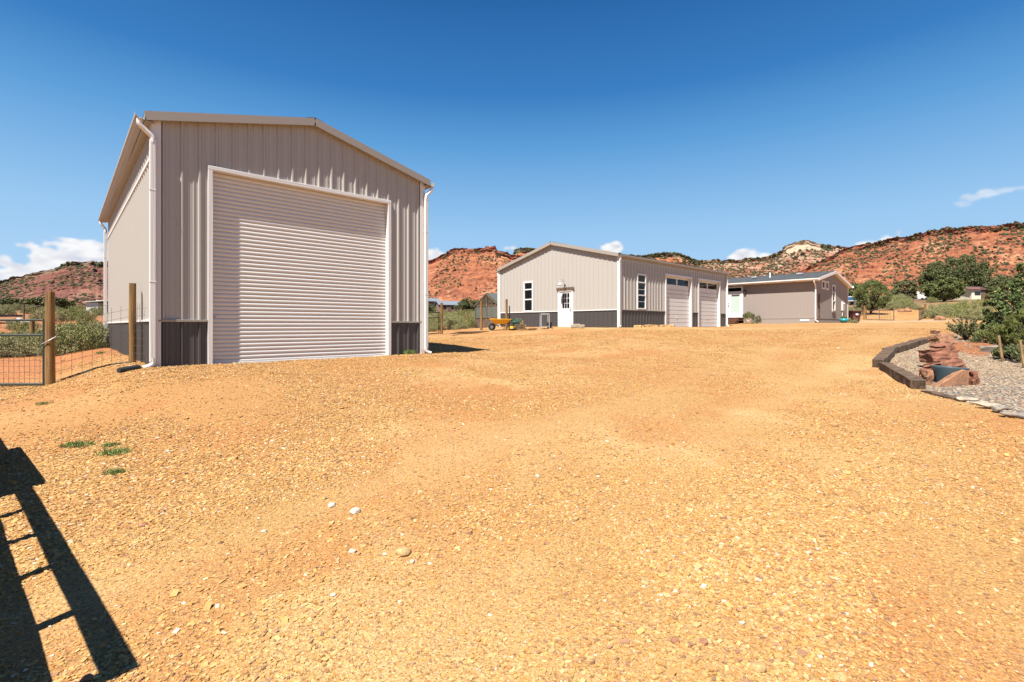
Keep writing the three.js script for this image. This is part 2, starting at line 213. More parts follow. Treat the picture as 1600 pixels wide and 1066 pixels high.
{
  const rings = [0.0]; for (let r = 0.5; r < 5200; r *= (r < 40 ? 1.021 : 1.05)) rings.push(r);
  const angs = []; for (let a = -66; a < 66; a += 0.19) angs.push(a); for (let a = 66; a < 294; a += 3) angs.push(a); angs.push(294);
  const nx = angs.length, ny = rings.length, pos = new Float32Array(nx * ny * 3), uv = new Float32Array(nx * ny * 2), col = new Float32Array(nx * ny * 3), idx = [];
  for (let j = 0; j < ny; j++) for (let i = 0; i < nx; i++) {
    const a = angs[i] * Math.PI / 180, X = Math.sin(a) * rings[j], D = Math.cos(a) * rings[j], k = j * nx + i, p = W(X, D);
    pos[k * 3] = p.x; pos[k * 3 + 1] = heightXD(X, D); pos[k * 3 + 2] = p.z; uv[k * 2] = p.x; uv[k * 2 + 1] = p.z;
    const e = earthiness(X, D), n = fbm(p.x * 0.8, p.z * 0.8, 0, 4), n2 = fbm(p.x * 0.22 + 9, p.z * 0.22, 0, 3), pale = sstep(.52, .75, n2 + (n - .5) * .5);
    let c = [lerp(0.505, 0.56, pale) + (n - .5) * .10, lerp(0.295, 0.36, pale) + (n - .5) * .085, lerp(0.098, 0.145, pale) + (n - .5) * .05];
    const dirt = clamp(sstep(.50, .64, fbm(p.x * .9 + 70, p.z * .9 + 3, 0, 4)) * .7 + sstep(.44, .6, fbm(p.x * .35 + 20, p.z * .35 + 8, 0, 3)) * (X < 0 ? .55 : .25)); c = c.map((v, q) => lerp(v, [0.48, 0.225, 0.068][q], dirt)); { const tk = track(X, D); c = c.map((v, q) => lerp(v, [0.57, 0.375, 0.155][q] * (.9 + n * .2), tk * .34)); }
    c = c.map((v, q) => lerp(v, [0.45, 0.175, 0.055][q] * (0.85 + n * .3), e));
    if (X > 30 && D > 36 && D < 62 && X < 60) { const road = 1 - sstep(1.0, 2.6, Math.abs(D - 46 - (fbm(X * .2, 3) - .5) * 2)); c = c.map((v, q) => lerp(v, [0.55, 0.38, 0.24][q], road)); }
    if (inside(bedOutline, X, D)) c = inRed(X, D) ? [0.40, 0.145, 0.045] : [0.28, 0.215, 0.145];
    if (rings[j] > 55) { const g = sstep(55, 110, rings[j]) * sstep(.38, .6, fbm(p.x * .05, p.z * .05, 0, 4)); c = c.map((v, q) => lerp(v, [0.16, 0.135, 0.07][q], g * .8)); }
    col[k * 3] = c[0] * .88; col[k * 3 + 1] = c[1] * .87; col[k * 3 + 2] = c[2] * .88;
    if (j && i) idx.push(k - nx - 1, k - 1, k, k - nx - 1, k, k - nx);
  }
  const g = new THREE.BufferGeometry(); g.setAttribute('position', new THREE.BufferAttribute(pos, 3)); g.setAttribute('uv', new THREE.BufferAttribute(uv, 2)); g.setAttribute('color', new THREE.BufferAttribute(col, 3)); g.setIndex(idx); g.computeVertexNormals();
  const m = new THREE.Mesh(g, M.ground); m.name = 'gravel_ground'; m.receiveShadow = true; m.castShadow = true; m.userData = { kind: 'structure', label: 'orange gravel drive and red earth', category: 'ground' }; scene.add(m);
}

// ---------------------------------------------------------------- red rock hills: terraced slopes with ledges, a caprock and scattered juniper
const hillMat = new THREE.MeshStandardMaterial({ vertexColors: true, roughness: 0.95, flatShading: false });
const shrubGeo = (() => { const g = roughen(new THREE.IcosahedronGeometry(1, 1), 0.45, 1.7, 4); const q = faceted(g); return q; })();
const boulderGeo = faceted(roughen(new THREE.IcosahedronGeometry(1, 1), 0.4, 1.1, 9));
const shrubMat = mat(rgb(0.044, 0.041, 0.017), 1), boulderMat = mat(rgb(1, 1, 1), 0.95);
function hill({ name, label, x0, x1, sky, baseY, D0, D1, seed, tones, capTone, shrubs, boulders, capShrubs = 0, ledge = 1, step = 1.6, pale }) {
  const cols = Math.round((x1 - x0) / step), rows = 128, pos = [], col = [], idx = [], top = [];
  const at = (px, t) => {                                             // t 0..1 up the face, 1..1.4 the plateau behind
    const n = fbm(px * .018 + seed, 3.1, 0, 4) - .5, D = lerp(D0, D1, Math.min(t / .93, 1)) * (1 + n * 0.06) + Math.max(0, t - 1) * (D1 - D0) * 2.2;
    const soft = [-30, -18, -8, 0, 8, 18, 30].reduce((s, d) => s + curve(sky, px + d), 0) / 7, ys = lerp(soft, curve(sky, px), sstep(.78, .95, t)) + (fbm(px * .09 + seed * 3, 8, 0, 4) - .5) * 5;
    const yTop = pixY(ys, D1 * (1 + n * .06)), yBase = pixY(baseY, D0);
    let f = Math.min(t, 1); const gully = fbm(px * .035 + seed, f * 2.2, 0, 4) - .5;
    // talus below, steeper above, broken by level ledges
    const q = f * 15 * ledge + (fbm(px * .012 + seed, f * 1.5, 0, 3) - .5) * 3.2, fr = q - Math.floor(q), kl = .34 * sstep(.36, .62, fbm(px * .03 + seed * 5, Math.floor(q) * 1.7, 0, 2)); f = f * (1 - kl) + kl * ((Math.floor(q) + sstep(.62, .80, fr)) / (15 * ledge)); f = clamp(f);
    if (t > 0.985) f = 1;
    const y = lerp(yBase, yTop, f) * 1 - (t > 1 ? (t - 1) * 30 : 0), rough = (t < 1 ? Math.sin(Math.PI * Math.min(1, t)) : 0) * (yTop - yBase);
    const d = D + gully * (D1 - D0) * .15 * Math.sin(Math.PI * Math.min(1, t)) + (fbm(px * .11, f * 46, seed + .5, 3) - .5) * (D1 - D0) * .032 * (t < 1 ? 1 : .2);
    const p = W(pixX(px, 1) * d, d, y + rough * ((fbm(px * .10, f * 40, seed + .3, 3) - .5) * .016 + gully * .045)); p.f = f; p.q = fr; return p;
  };
  for (let i = 0; i <= cols; i++) for (let j = 0; j <= rows; j++) {
    const px = lerp(x0, x1, i / cols), t = j / (rows - 8), p = at(px, t); pos.push(p.x, p.y, p.z);
    const band = Math.floor(p.f * 26 + fbm(px * .02 + seed, 1.7, 0, 3) * 5), h = hash(band, seed * 7, 1), n = fbm(px * .16, p.f * 70, seed + .2, 4), n2 = fbm(px * .022 + 5, p.f * 4, seed + .7, 3);
    let c = tones[0].map((v, k) => lerp(lerp(v, tones[1][k], clamp(h * 1.0 - .1 + (n - .5) * 2.2)), tones[2][k], sstep(.55, .8, n2 + (n - .5) * .8)));
    if (p.f > 0.93 && capTone) c = capTone.map((v) => v * (.8 + n * .4));
    if (pale) { const w = pale(px, curve(sky, px), t); if (w > 0) c = c.map((v, k) => lerp(v, [0.44, 0.34, 0.23][k] * (.85 + n * .3), w)); }
    col.push(c[0] * .80, c[1] * .77, c[2] * .77);
    if (i && j) { const k = i * (rows + 1) + j, b = k - rows - 1; idx.push(b - 1, k - 1, k, b - 1, k, b); }
  }
  const g = new THREE.BufferGeometry(); g.setAttribute('position', new THREE.Float32BufferAttribute(pos, 3)); g.setAttribute('color', new THREE.Float32BufferAttribute(col, 3)); g.setIndex(idx); const fg = faceted(g);
  const m = new THREE.Mesh(fg, hillMat); m.name = numbered(name); m.castShadow = m.receiveShadow = true; m.userData = { kind: 'structure', label, category: 'hill' }; scene.add(m);
  const r = rngOf(seed * 77 + 1), mx = new THREE.Matrix4(), qn = new THREE.Quaternion(), e = new THREE.Euler(), c3 = new THREE.Color();
  const scatter = (count, nm, lb, cat, geo, mt, place) => { const im = new THREE.InstancedMesh(geo, mt, count); for (let i = 0; i < count; i++) { const [p, s, sy, cc] = place(i); e.set(r() * .6, r() * 6.3, r() * .6); qn.setFromEuler(e); mx.compose(p, qn, V3(s, s * sy, s)); im.setMatrixAt(i, mx); im.setColorAt(i, cc); } im.name = numbered(nm); im.castShadow = im.receiveShadow = true; im.userData = { kind: 'stuff', label: lb, category: cat }; scene.add(im); };
  const unit = D0 / F;                                                 // metres a photo pixel spans at the foot
  if (shrubs) scatter(shrubs, 'hillside_juniper', `dark juniper scrub dotted over ${label}`, 'scrub', shrubGeo, shrubMat, () => {
    let px, t, k = 0; do { px = lerp(x0, x1, Math.round(r() * cols) / cols); t = Math.round((r() < capShrubs ? .97 + r() * .06 : Math.pow(r(), .9) * .97) * (rows - 8)) / (rows - 8); k++; } while (k < 12 && (pale && pale(px, 0, t) > .9 && px > 1226 && px < 1290) || k < 12 && fbm(px * .03 + seed, t * 5, 0, 3) < .34 + r() * .22);
    const p = at(px, t), s = Math.hypot(p.x, p.z) / F * .8 * (.95 + r() * r() * 2.1); p.y += s * .3; c3.setRGB(.8 + r() * .7, .85 + r() * .6, .7 + r() * .7); return [p, s, .62 + r() * .25, c3];
  });
  if (boulders) scatter(boulders, 'hillside_boulders', `broken red boulders strewn over ${label}`, 'boulders', boulderGeo, boulderMat, () => {
    const px = lerp(x0, x1, Math.round(r() * cols) / cols), t = Math.round(r() * .97 * (rows - 8)) / (rows - 8), p = at(px, t), s = unit * (.3 + r() * r() * 1.5), w = r(); c3.setRGB(...tones[w < .5 ? 0 : w < .8 ? 1 : 2].map((v) => v * (.75 + r() * .6))); return [p, s, .55 + r() * .3, c3];
  });
}
const RED = [[0.205, 0.062, 0.024], [0.335, 0.122, 0.048], [0.40, 0.195, 0.092]], DEEP = [[0.105, 0.030, 0.016], [0.175, 0.060, 0.033], [0.225, 0.105, 0.062]];
hill({ name: 'red_mesa', label: 'the red mesa beyond the fenced paddock', x0: -330, x1: 640, sky: [[-330, 470], [-150, 462], [0, 440], [55, 425], [90, 420], [96, 414], [118, 409], [140, 408], [172, 411], [250, 413], [330, 422], [430, 446], [560, 470], [640, 482]], baseY: 499, D0: 430, D1: 700, seed: 3, tones: DEEP, capTone: [0.17, 0.12, 0.07], shrubs: 4600, boulders: 4000, capShrubs: .10 });
hill({ name: 'red_mesa', label: 'the red mesa behind the greenhouse', x0: 500, x1: 1010, sky: [[500, 478], [560, 458], [620, 432], [660, 411], [690, 398], [697, 395], [698, 391], [722, 388], [750, 387], [757, 388], [759, 384], [774, 384], [777, 392], [800, 397], [830, 403], [880, 416], [950, 440], [1010, 470]], baseY: 499, D0: 400, D1: 620, seed: 8, tones: RED, capTone: [0.25, 0.075, 0.036], shrubs: 3400, boulders: 3500, capShrubs: .02, step: 1.1 });
hill({ name: 'red_butte', label: 'the far red butte behind the two bay garage', x0: 780, x1: 1170, sky: [[780, 410], [801, 400], [804, 391], [812, 389], [832, 389], [870, 392], [930, 396], [1000, 400], [1020, 397], [1042, 394], [1062, 396], [1078, 403], [1100, 410], [1170, 430]], baseY: 485, D0: 900, D1: 1150, seed: 12, tones: RED, capTone: [0.12, 0.10, 0.055], shrubs: 2600, boulders: 1000, capShrubs: .45 });
hill({ name: 'pale_ridge', label: 'the pale sandstone ridge under its white dome', x0: 1010, x1: 1480, sky: [[1010, 414], [1060, 411], [1090, 408], [1150, 406], [1182, 404], [1205, 399], [1222, 392], [1226, 385], [1240, 378], [1262, 375], [1275, 378], [1284, 383], [1300, 385], [1330, 387], [1400, 392], [1480, 400]], baseY: 470, D0: 700, D1: 1000, seed: 17, tones: [[0.22, 0.075, 0.038], [0.31, 0.13, 0.07], [0.36, 0.25, 0.165]], shrubs: 5200, boulders: 900, capShrubs: .10, step: 1.1,
  pale: (px, ys, t) => Math.max(sstep(1222, 1230, px) * (1 - sstep(1280, 1300, px)) * sstep(.80, .86, t), .30 * sstep(.52, .62, t + (fbm(px * .02, 4) - .5) * .3) * (1 - sstep(.9, 1, t) * .3) * sstep(.42, .55, fbm(px * .05, t * 9))) });
hill({ name: 'red_hill', label: 'the long red hillside behind the house', x0: 1180, x1: 2500, sky: [[1180, 470], [1230, 436], [1270, 414], [1300, 399], [1320, 388], [1345, 383], [1380, 376], [1430, 368], [1450, 361], [1500, 356], [1550, 352], [1600, 349], [1800, 344], [2100, 356], [2500, 400]], baseY: 494, D0: 270, D1: 430, seed: 23, tones: RED, capTone: [0.22, 0.07, 0.036], shrubs: 9000, boulders: 7000, capShrubs: .09, step: 1.5 });

// ---------------------------------------------------------------- the three buildings
// ribbed sheet: points (along, out) over one pitch
const RIB = { pitch: 0.3048, pts: [[0, 0], [.034, 0], [.042, .007], [.058, .007], [.066, 0], [.118, 0], [.138, .032], [.166, .032], [.186, 0], [.238, 0], [.246, .007], [.262, .007], [.270, 0]] };
const GROOVE = { pitch: 0.2032, pts: [[0, 0.012], [.190, .012], [.191, 0], [.2022, 0]] };
const LEFT = (L) => new THREE.Matrix4().makeRotationY(-Math.PI / 2).setPosition(0, 0, -L), RIGHT = (w) => new THREE.Matrix4().makeRotationY(Math.PI / 2).setPosition(w, 0, 0), FRONT = new THREE.Matrix4(), BACK = (w, L) => new THREE.Matrix4().makeRotationY(Math.PI).setPosition(w, 0, -L);
// one wall made of separate sheets, cut round its openings; each sheet is a mesh
function sheets(parent, name, mtx, { len, y0, y1, openings = [], prof = RIB, panel = 0.9144, m }) {
  const top = typeof y1 === 'function' ? y1 : () => y1;
  for (let a = 0; a < len - 0.02; a += panel) {
    const b = Math.min(len, a + panel), pts = [];
    for (let k = Math.floor(a / prof.pitch + 1e-6); k * prof.pitch < b; k++) for (const [s, o] of prof.pts) { const q = k * prof.pitch + s; if (q >= a - 1e-6 && q <= b + 1e-6) pts.push([q, o]); }
    const outAt = (s) => { const q = ((s % prof.pitch) + prof.pitch) % prof.pitch, P = [...prof.pts, [prof.pitch, prof.pts[0][1]]]; return curve(P, q); };
    for (const e of [a, b, ...openings.flatMap((o) => [o[0], o[1]])]) if (e >= a && e <= b && !pts.some((p) => Math.abs(p[0] - e) < 1e-5)) pts.push([e, outAt(e)]);
    pts.sort((p, q) => p[0] - q[0]);
    const v = [];
    for (let i = 1; i < pts.length; i++) {
      const [s0, o0] = pts[i - 1], [s1, o1] = pts[i], mid = (s0 + s1) / 2; let lo = y0;
      const cuts = openings.filter((o) => mid > o[0] && mid < o[1]).sort((p, q) => p[2] - q[2]);
      const quad = (ya, yb, yc) => { if (yb - ya < 1e-4 && yc - ya < 1e-4) return; v.push(s0, ya, o0, s1, ya, o1, s1, yc, o1, s0, ya, o0, s1, yc, o1, s0, yb, o0); };
      for (const c of cuts) { if (c[2] > lo && lo < top(mid)) quad(lo, Math.min(c[2], top(s0)), Math.min(c[2], top(s1))); lo = Math.max(lo, c[3]); }
      if (lo < top(mid)) quad(lo, top(s0), top(s1));
    }
    if (!v.length) continue;
    const g = new THREE.BufferGeometry(); g.setAttribute('position', new THREE.Float32BufferAttribute(v, 3)); g.computeVertexNormals();
    const uvs = new Float32Array(v.length / 3 * 2); for (let i = 0; i < v.length / 3; i++) { uvs[i * 2] = v[i * 3] * .45; uvs[i * 2 + 1] = v[i * 3 + 1] * .22; } g.setAttribute('uv', new THREE.BufferAttribute(uvs, 2));
    part(name, g.applyMatrix4(mtx), m, parent);
  }
}
const placed = (mtx, g) => g.applyMatrix4(mtx);
// a window in a wall: frame > panes
function windowIn(parent, mtx, s0, s1, y0, y1, splits, frameMat, fw = .07, paneMat = M.glass, bars = []) {
  const fr = [rbox(s0, s1, y0, y0 + fw, -.02, .055, .006), rbox(s0, s1, y1 - fw, y1, -.02, .055, .006), rbox(s0, s0 + fw, y0 + fw, y1 - fw, -.02, .052, .006), rbox(s1 - fw, s1, y0 + fw, y1 - fw, -.02, .052, .006)];
  const ys = [y0 + fw, ...splits.map((t) => lerp(y0 + fw, y1 - fw, t)), y1 - fw];
  const w = part('window', fr.map((g) => placed(mtx, g)), frameMat, parent);
  for (let i = 1; i < ys.length - 1; i++) part('mullion', placed(mtx, rbox(s0 + fw, s1 - fw, ys[i] - fw * .4, ys[i] + fw * .4, -.01, .046, .004)), frameMat, w);
  for (const t of bars) part('glazing_bar', placed(mtx, box(s0 + fw, s1 - fw, lerp(y0, y1, t) - .012, lerp(y0, y1, t) + .012, .008, .026)), frameMat, w);
  for (let i = 1; i < ys.length; i++) part('pane', placed(mtx, new THREE.PlaneGeometry(s1 - s0 - 2 * fw, ys[i] - ys[i - 1]).translate((s0 + s1) / 2, (ys[i] + ys[i - 1]) / 2, .004)), Array.isArray(paneMat) ? paneMat[i - 1] : paneMat, w);
  return w;
}
// downspout with an offset at the top and a kick-out at the foot; runs down z = zf, at x; dir = which way the gutter lies
function downspout(parent, x, z, gx, gy, foot, kick, m) {
  const w = .05, d = .038, g = [rbox(x - w, x + w, foot + .14, gy - .36, z - d, z + d, .012)];
  g.push(tube([V3(gx, gy, z), V3(gx, gy - .1, z), V3(lerp(gx, x, .5), gy - .21, z), V3(x, gy - .32, z), V3(x, gy - .42, z)], .046, 10, 22));
  g.push(tube([V3(x, foot + .22, z), V3(x, foot + .11, z), V3(x + kick[0] * .07, foot + .055, z + kick[1] * .07), V3(x + kick[0] * .16, foot + .03, z + kick[1] * .16)], .046, 10, 16));
  const s = part('downspout', g, m, parent);
  for (const f of [.35, .72]) part('strap', rbox(x - w - .004, x + w + .004, lerp(foot, gy, f), lerp(foot, gy, f) + .022, z - d - .004, z + d + .004, .003), m, s);
  return s;
}
function gableRoof(o, { w, L, eave, slope, over, rake, roofMat, trimMat, thick = .05, rakeH = .17 }) {
  const rise = (w / 2 + over) * slope, y = eave - over * slope, half = w / 2 + over, ang = Math.atan(slope), len = Math.hypot(half, rise);
  for (const s of [-1, 1]) {
    const n = Math.max(1, Math.round((L + 2 * rake) / .9144)), dz = (L + 2 * rake) / n, r = [];
    for (let i = 0; i < n; i++) part('roof_panel', metreUV(new THREE.BoxGeometry(len, thick, dz - .004).rotateZ(-s * ang).translate(w / 2 + s * half / 2, y + rise / 2 + thick / 2 + .02, rake - dz * (i + .5)), .4), roofMat, o);
    // rake trim and its soffit at both gables
    for (const z of [rake, -L - rake]) {
      const zs = z > 0 ? 1 : -1, b = new THREE.BoxGeometry(len, rakeH, .03).rotateZ(-s * ang).translate(w / 2 + s * half / 2, y + rise / 2 - rakeH / 2 + .08, z + zs * .012);
      part('rake_trim', metreUV(b, .4), trimMat, o);
      part('rake_soffit', metreUV(new THREE.BoxGeometry(len, .012, rake).rotateZ(-s * ang).translate(w / 2 + s * half / 2, y + rise / 2 - rakeH + .10, z - zs * rake / 2), .4), trimMat, o);
    }
  }
  part('ridge_cap', [-1, 1].map((s) => new THREE.BoxGeometry(.2, .02, L + 2 * rake + .04).rotateZ(-s * ang).translate(w / 2 + s * .095, y + rise + thick + .012, -L / 2)), roofMat, o);
  return y + rise;
}
function gutter(o, x, side, y, z0, z1, m) {      // a formed gutter hung under the eave, side -1 left / 1 right
  const prof = [[0, 0], [.10, 0], [.125, .045], [.15, .06], [.15, .13], [.142, .13], [.142, .066], [.118, .05], [.096, .008], [.006, .008], [.006, .13], [0, .13]].map(([a, b]) => [a * side, b]);
  const g = prism(side > 0 ? prof : prof.reverse(), z1 - z0); g.translate(x, y - .13, z0);
  return part('gutter', metreUV(g, .4), m, o);
}

// --- tall garage with the roller door
{
  const w = 6.1, L = 12.2, eave = 4.84, slope = .25, wain = .93;
  const P = W(-6.97, 9.4, -0.02), o = thing('metal_garage', 'tall taupe ribbed metal garage with a big white roller door', 'garage', P);
  const gable = (s) => eave - .03 + Math.min(s, w - s) * slope, D = [.90, 5.10, -1, 4.14];
  part('foundation', box(.03, w - .03, -.4, .0, -L + .03, -.03), M.concrete, o);
  sheets(o, 'wall_panel', FRONT, { len: w, y0: wain, y1: gable, openings: [D], m: M.taupe });
  sheets(o, 'wainscot_panel', FRONT, { len: w, y0: -.12, y1: wain - .02, openings: [D], m: M.charcoal });
  sheets(o, 'wall_panel', LEFT(L), { len: L, y0: wain, y1: 4.10, m: M.taupe });
  sheets(o, 'eave_panel', LEFT(L), { len: L, y0: 4.16, y1: eave, m: M.taupe });
  sheets(o, 'wainscot_panel', LEFT(L), { len: L, y0: -.4, y1: wain - .02, m: M.charcoal });
  part('eave_trim', box(-.045, .0, 4.10, 4.155, -L, -.1), M.white, o);
  sheets(o, 'wall_panel', RIGHT(w), { len: L, y0: wain, y1: eave, m: M.taupe });
  sheets(o, 'wainscot_panel', RIGHT(w), { len: L, y0: -.3, y1: wain - .02, m: M.charcoal });
  sheets(o, 'wall_panel', BACK(w, L), { len: w, y0: -.3, y1: gable, m: M.taupe });
  // trims
  for (const [a, b] of [[.06, .895], [5.105, w - .06]]) part('wainscot_trim', rbox(a, b, wain - .035, wain + .012, -.005, .05, .005), M.trim, o);
  part('wainscot_trim', rbox(-.05, .005, wain - .03, wain + .012, -L + .1, -.1, .005), M.white, o);
  for (const x of [0, w]) { const s = x ? 1 : -1; part('corner_trim', [rbox(x ? w - .11 : -.045, x ? w + .045 : .11, -.3, eave + .02, .036, .05, .004), rbox(x ? w + .036 : -.05, x ? w + .05 : -.036, -.3, eave - .04, -.13, .034, .004)], M.white, o); }
  const top = gableRoof(o, { w, L, eave: eave + .02, slope, over: .15, rake: .14, roofMat: M.roofDark, trimMat: M.trim });
  gutter(o, -.15, -1, eave + .02, -L - .14, .16, M.trim); gutter(o, w + .15, 1, eave + .02, -L - .14, .16, M.trim);
  part('eave_soffit', box(-.16, 0, eave - .11, eave - .10, -L, .13), M.trim, o); part('eave_soffit', box(w, w + .16, eave - .11, eave - .10, -L, .13), M.trim, o);
  downspout(o, -.03, .105, -.23, eave - .08, -.02, [-1, .25], M.white); downspout(o, w + .05, .105, w + .23, eave - .08, .02, [.8, .3], M.white); downspout(o, -.1, -L - .02, -.23, eave - .08, -.1, [-1, -.2], M.white);
  // door frame: jambs and header as a deep surround, the curtain set back in it
  const fr = part('door_frame', [rbox(.90, .99, -.12, 4.05, -.14, .05, .006), rbox(5.01, 5.10, -.12, 4.05, -.14, .05, .006), rbox(.90, 5.10, 4.05, 4.14, -.14, .05, .006)], M.white, o);
  const rd = part('roller_door', box(.99, 5.01, -.05, 4.05, -.15, -.12), M.door, o);
  const n = 46, p = 4.04 / n, sl = new THREE.Shape(); sl.moveTo(0, 0); sl.absarc(.0, p * .52, p * .46, -Math.PI / 2, Math.PI / 2, false); sl.lineTo(0, p); sl.lineTo(-.004, p); sl.lineTo(-.004, 0);
  const sg = new THREE.ExtrudeGeometry(sl, { depth: 4.02, bevelEnabled: false, curveSegments: 5 }); { const q = sg.attributes.position; for (let i = 0; i < q.count; i++) q.setX(i, q.getX(i) > 0 ? q.getX(i) * .60 : q.getX(i)); } sg.computeVertexNormals(); sg.rotateY(-Math.PI / 2); sg.translate(5.01, 0, 0);
  const slat = metreUV(sg, .4); slat.computeVertexNormals();
  for (let i = 0; i < n; i++) { const m = new THREE.Mesh(slat, M.door); m.name = 'slat'; m.position.set(0, .01 + i * p, -.117); m.castShadow = m.receiveShadow = true; rd.add(m); }
  part('bottom_bar', rbox(.99, 5.01, -.05, .035, -.13, -.085, .006), M.white, rd);
  part('latch', rbox(1.02, 1.06, .98, 1.02, -.09, -.06, .004), M.steel, fr);
  // flexible black drain pipe lying at the foot of the left downspout
  const c = W(0, 0); const g = []; const a = V3(P.x - .24, P.y + .035, P.z + .16), b = V3(P.x - .56, groundAt(P.x - .56, P.z + .36) + .045, P.z + .36);
  const dd = b.clone().sub(a); for (let i = 0; i < 13; i++) g.push(rod(a.clone().addScaledVector(dd, i / 13), a.clone().addScaledVector(dd, (i + .9) / 13), i % 2 ? .056 : .048, 12));
  single('drain_pipe', g, M.black, 'short black corrugated drain pipe at the foot of the white downspout', 'pipe');
}

// --- two-bay workshop: gable end with the door towards the tall garage, bays towards the drive
{
  const w = 9.45, L = 13.0, eave = 3.78, slope = .25, wain = .93, C = W(5.63, 25.3, .72);
  const o = thing('metal_workshop', 'long low taupe metal workshop with two white overhead doors', 'workshop', V3(C.x, C.y, C.z - w), -Math.PI / 2);
  const gable = (s) => eave - .03 + Math.min(s, w - s) * slope;
  const win = [2.30, 3.14, .94, 2.84], door = [5.26, 6.29, -1, 2.10], b1 = [4.60, 7.90, -1, 3.16], b2 = [8.72, 12.0, -1, 3.16], rw = [1.62, 2.52, .97, 2.94];
  part('foundation', box(.03, w - .03, -.5, .0, -L + .03, -.03), M.concrete, o);
  sheets(o, 'wall_panel', FRONT, { len: w, y0: wain, y1: gable, openings: [win, door], m: M.taupe });
  sheets(o, 'wainscot_panel', FRONT, { len: w, y0: -.3, y1: wain - .02, openings: [door], m: M.charcoal });
  sheets(o, 'wall_panel', RIGHT(w), { len: L, y0: wain, y1: eave, openings: [b1, b2, rw], m: M.taupe });
  sheets(o, 'wainscot_panel', RIGHT(w), { len: L, y0: -.3, y1: wain - .02, openings: [b1, b2], m: M.charcoal });
  sheets(o, 'wall_panel', LEFT(L), { len: L, y0: -.3, y1: eave, m: M.taupe }); sheets(o, 'wall_panel', BACK(w, L), { len: w, y0: -.3, y1: gable, m: M.taupe });
  for (const [a, b] of [[.06, 5.2], [6.35, w - .06]]) part('wainscot_trim', rbox(a, b, wain - .03, wain + .012, -.005, .045, .005), M.white, o);
  for (const [a, b] of [[.06, 4.59], [7.91, 8.71], [12.01, L - .06]]) part('wainscot_trim', placed(RIGHT(w), rbox(a, b, wain - .03, wain + .012, -.005, .045, .005)), M.trim, o);
  for (const [x, z] of [[0, 0], [w, 0], [w, -L]]) { const x0 = x ? w - .11 : -.045, x1 = x ? w + .045 : .11; part('corner_trim', [rbox(x0, x1, -.2, eave, z ? z - .05 : .036, z ? z - .036 : .05, .004), rbox(x ? w + .036 : -.05, x ? w + .05 : -.036, -.2, eave - .05, z ? z : -.13, z ? z + .13 : .034, .004)], M.white, o); }
  gableRoof(o, { w, L, eave: eave + .02, slope, over: .05, rake: .16, roofMat: M.roofDark, trimMat: M.trim, rakeH: .18 });
  gutter(o, -.05, -1, eave + .02, -L - .16, .18, M.trim); gutter(o, w + .05, 1, eave + .02, -L - .16, .18, M.trim);
  for (const [x, gx] of [[-.04, -.13], [w + .05, w + .13]]) downspout(o, x, .09, gx, eave - .08, 0, [x > 1 ? 1 : -1, .3], M.white);
  downspout(o, w + .09, -L + .02, w + .13, eave - .08, 0, [1, 0], M.white);
  windowIn(o, FRONT, ...win.slice(0, 2), ...win.slice(2), [.40, .76], M.whitePaint, .09);
  windowIn(o, RIGHT(w), ...rw.slice(0, 2), ...rw.slice(2), [.39, .78], M.whitePaint, .08, M.glass, [.22, .56]);
  // half-glazed entry door
  part('door_frame', [rbox(5.20, 5.30, 0, 2.10, -.08, .06, .006), rbox(6.25, 6.35, 0, 2.10, -.08, .06, .006), rbox(5.20, 6.35, 2.06, 2.14, -.08, .06, .006)], M.whitePaint, o);
  const dr = part('entry_door', [box(5.30, 6.25, .01, 1.08, -.03, .015), box(5.30, 5.50, 1.08, 2.06, -.03, .015), box(6.05, 6.25, 1.08, 2.06, -.03, .015), box(5.5, 6.05, 1.96, 2.06, -.03, .015)], M.whitePaint, o);
  part('door_panel', [rbox(5.42, 5.73, .2, .92, .012, .028, .006), rbox(5.82, 6.13, .2, .92, .012, .028, .006)], M.whitePaint, dr);
  for (let i = 0; i < 3; i++) for (let j = 0; j < 3; j++) part('pane', new THREE.PlaneGeometry(.165, .27).translate(5.592 + i * .183, 1.23 + j * .293, .0), M.glass, dr);
  part('glazing_bar', [...[5.683, 5.867].map((x) => box(x - .011, x + .011, 1.08, 1.96, -.006, .018)), ...[1.376, 1.669].map((y) => box(5.5, 6.05, y - .011, y + .011, -.006, .019))], M.whitePaint, dr);
  part('handle', [rod(V3(6.17, 1.0, .015), V3(6.17, 1.0, .07), .018), new THREE.SphereGeometry(.032, 10, 8).translate(6.17, 1.0, .08)], M.black, dr); part('deadbolt', rod(V3(6.17, 1.14, .015), V3(6.17, 1.14, .035), .028, 10), M.black, dr);
  // overhead doors
  for (const [s0, s1] of [[b1[0], b1[1]], [b2[0], b2[1]]]) {
    const R = RIGHT(w), f = .13;
    part('door_frame', [rbox(s0, s0 + f, -.1, 3.03, -.12, .056, .006), rbox(s1 - f, s1, -.1, 3.03, -.12, .056, .006), rbox(s0, s1, 3.03, 3.16, -.12, .056, .006)].map((g) => placed(R, g)), M.white, o);
    const a = s0 + f, b = s1 - f, od = part('overhead_door', placed(R, box(a, b, -.05, 2.50, -.19, -.172)), M.white, o), h = .502;
    for (let i = 0; i < 5; i++) { // ribbed steel sections
      const g = []; for (let k = 0; k < 2; k++) g.push(rbox(a + .004, b - .004, i * h + k * h / 2 + .013, i * h + (k + 1) * h / 2 - .013, -.145, -.118, .008, 1)); part('door_section', g.map((q) => placed(R, q)), M.white, od);
    }
    part('door_section', [box(a, b, 2.47, 2.56, -.15, -.115), box(a, b, 2.93, 3.03, -.15, -.115), box(a, a + .08, 2.56, 2.93, -.15, -.115), box(b - .08, b, 2.56, 2.93, -.15, -.115), box((a + b) / 2 - .06, (a + b) / 2 + .06, 2.56, 2.93, -.15, -.115)].map((q) => placed(R, q)), M.white, od);
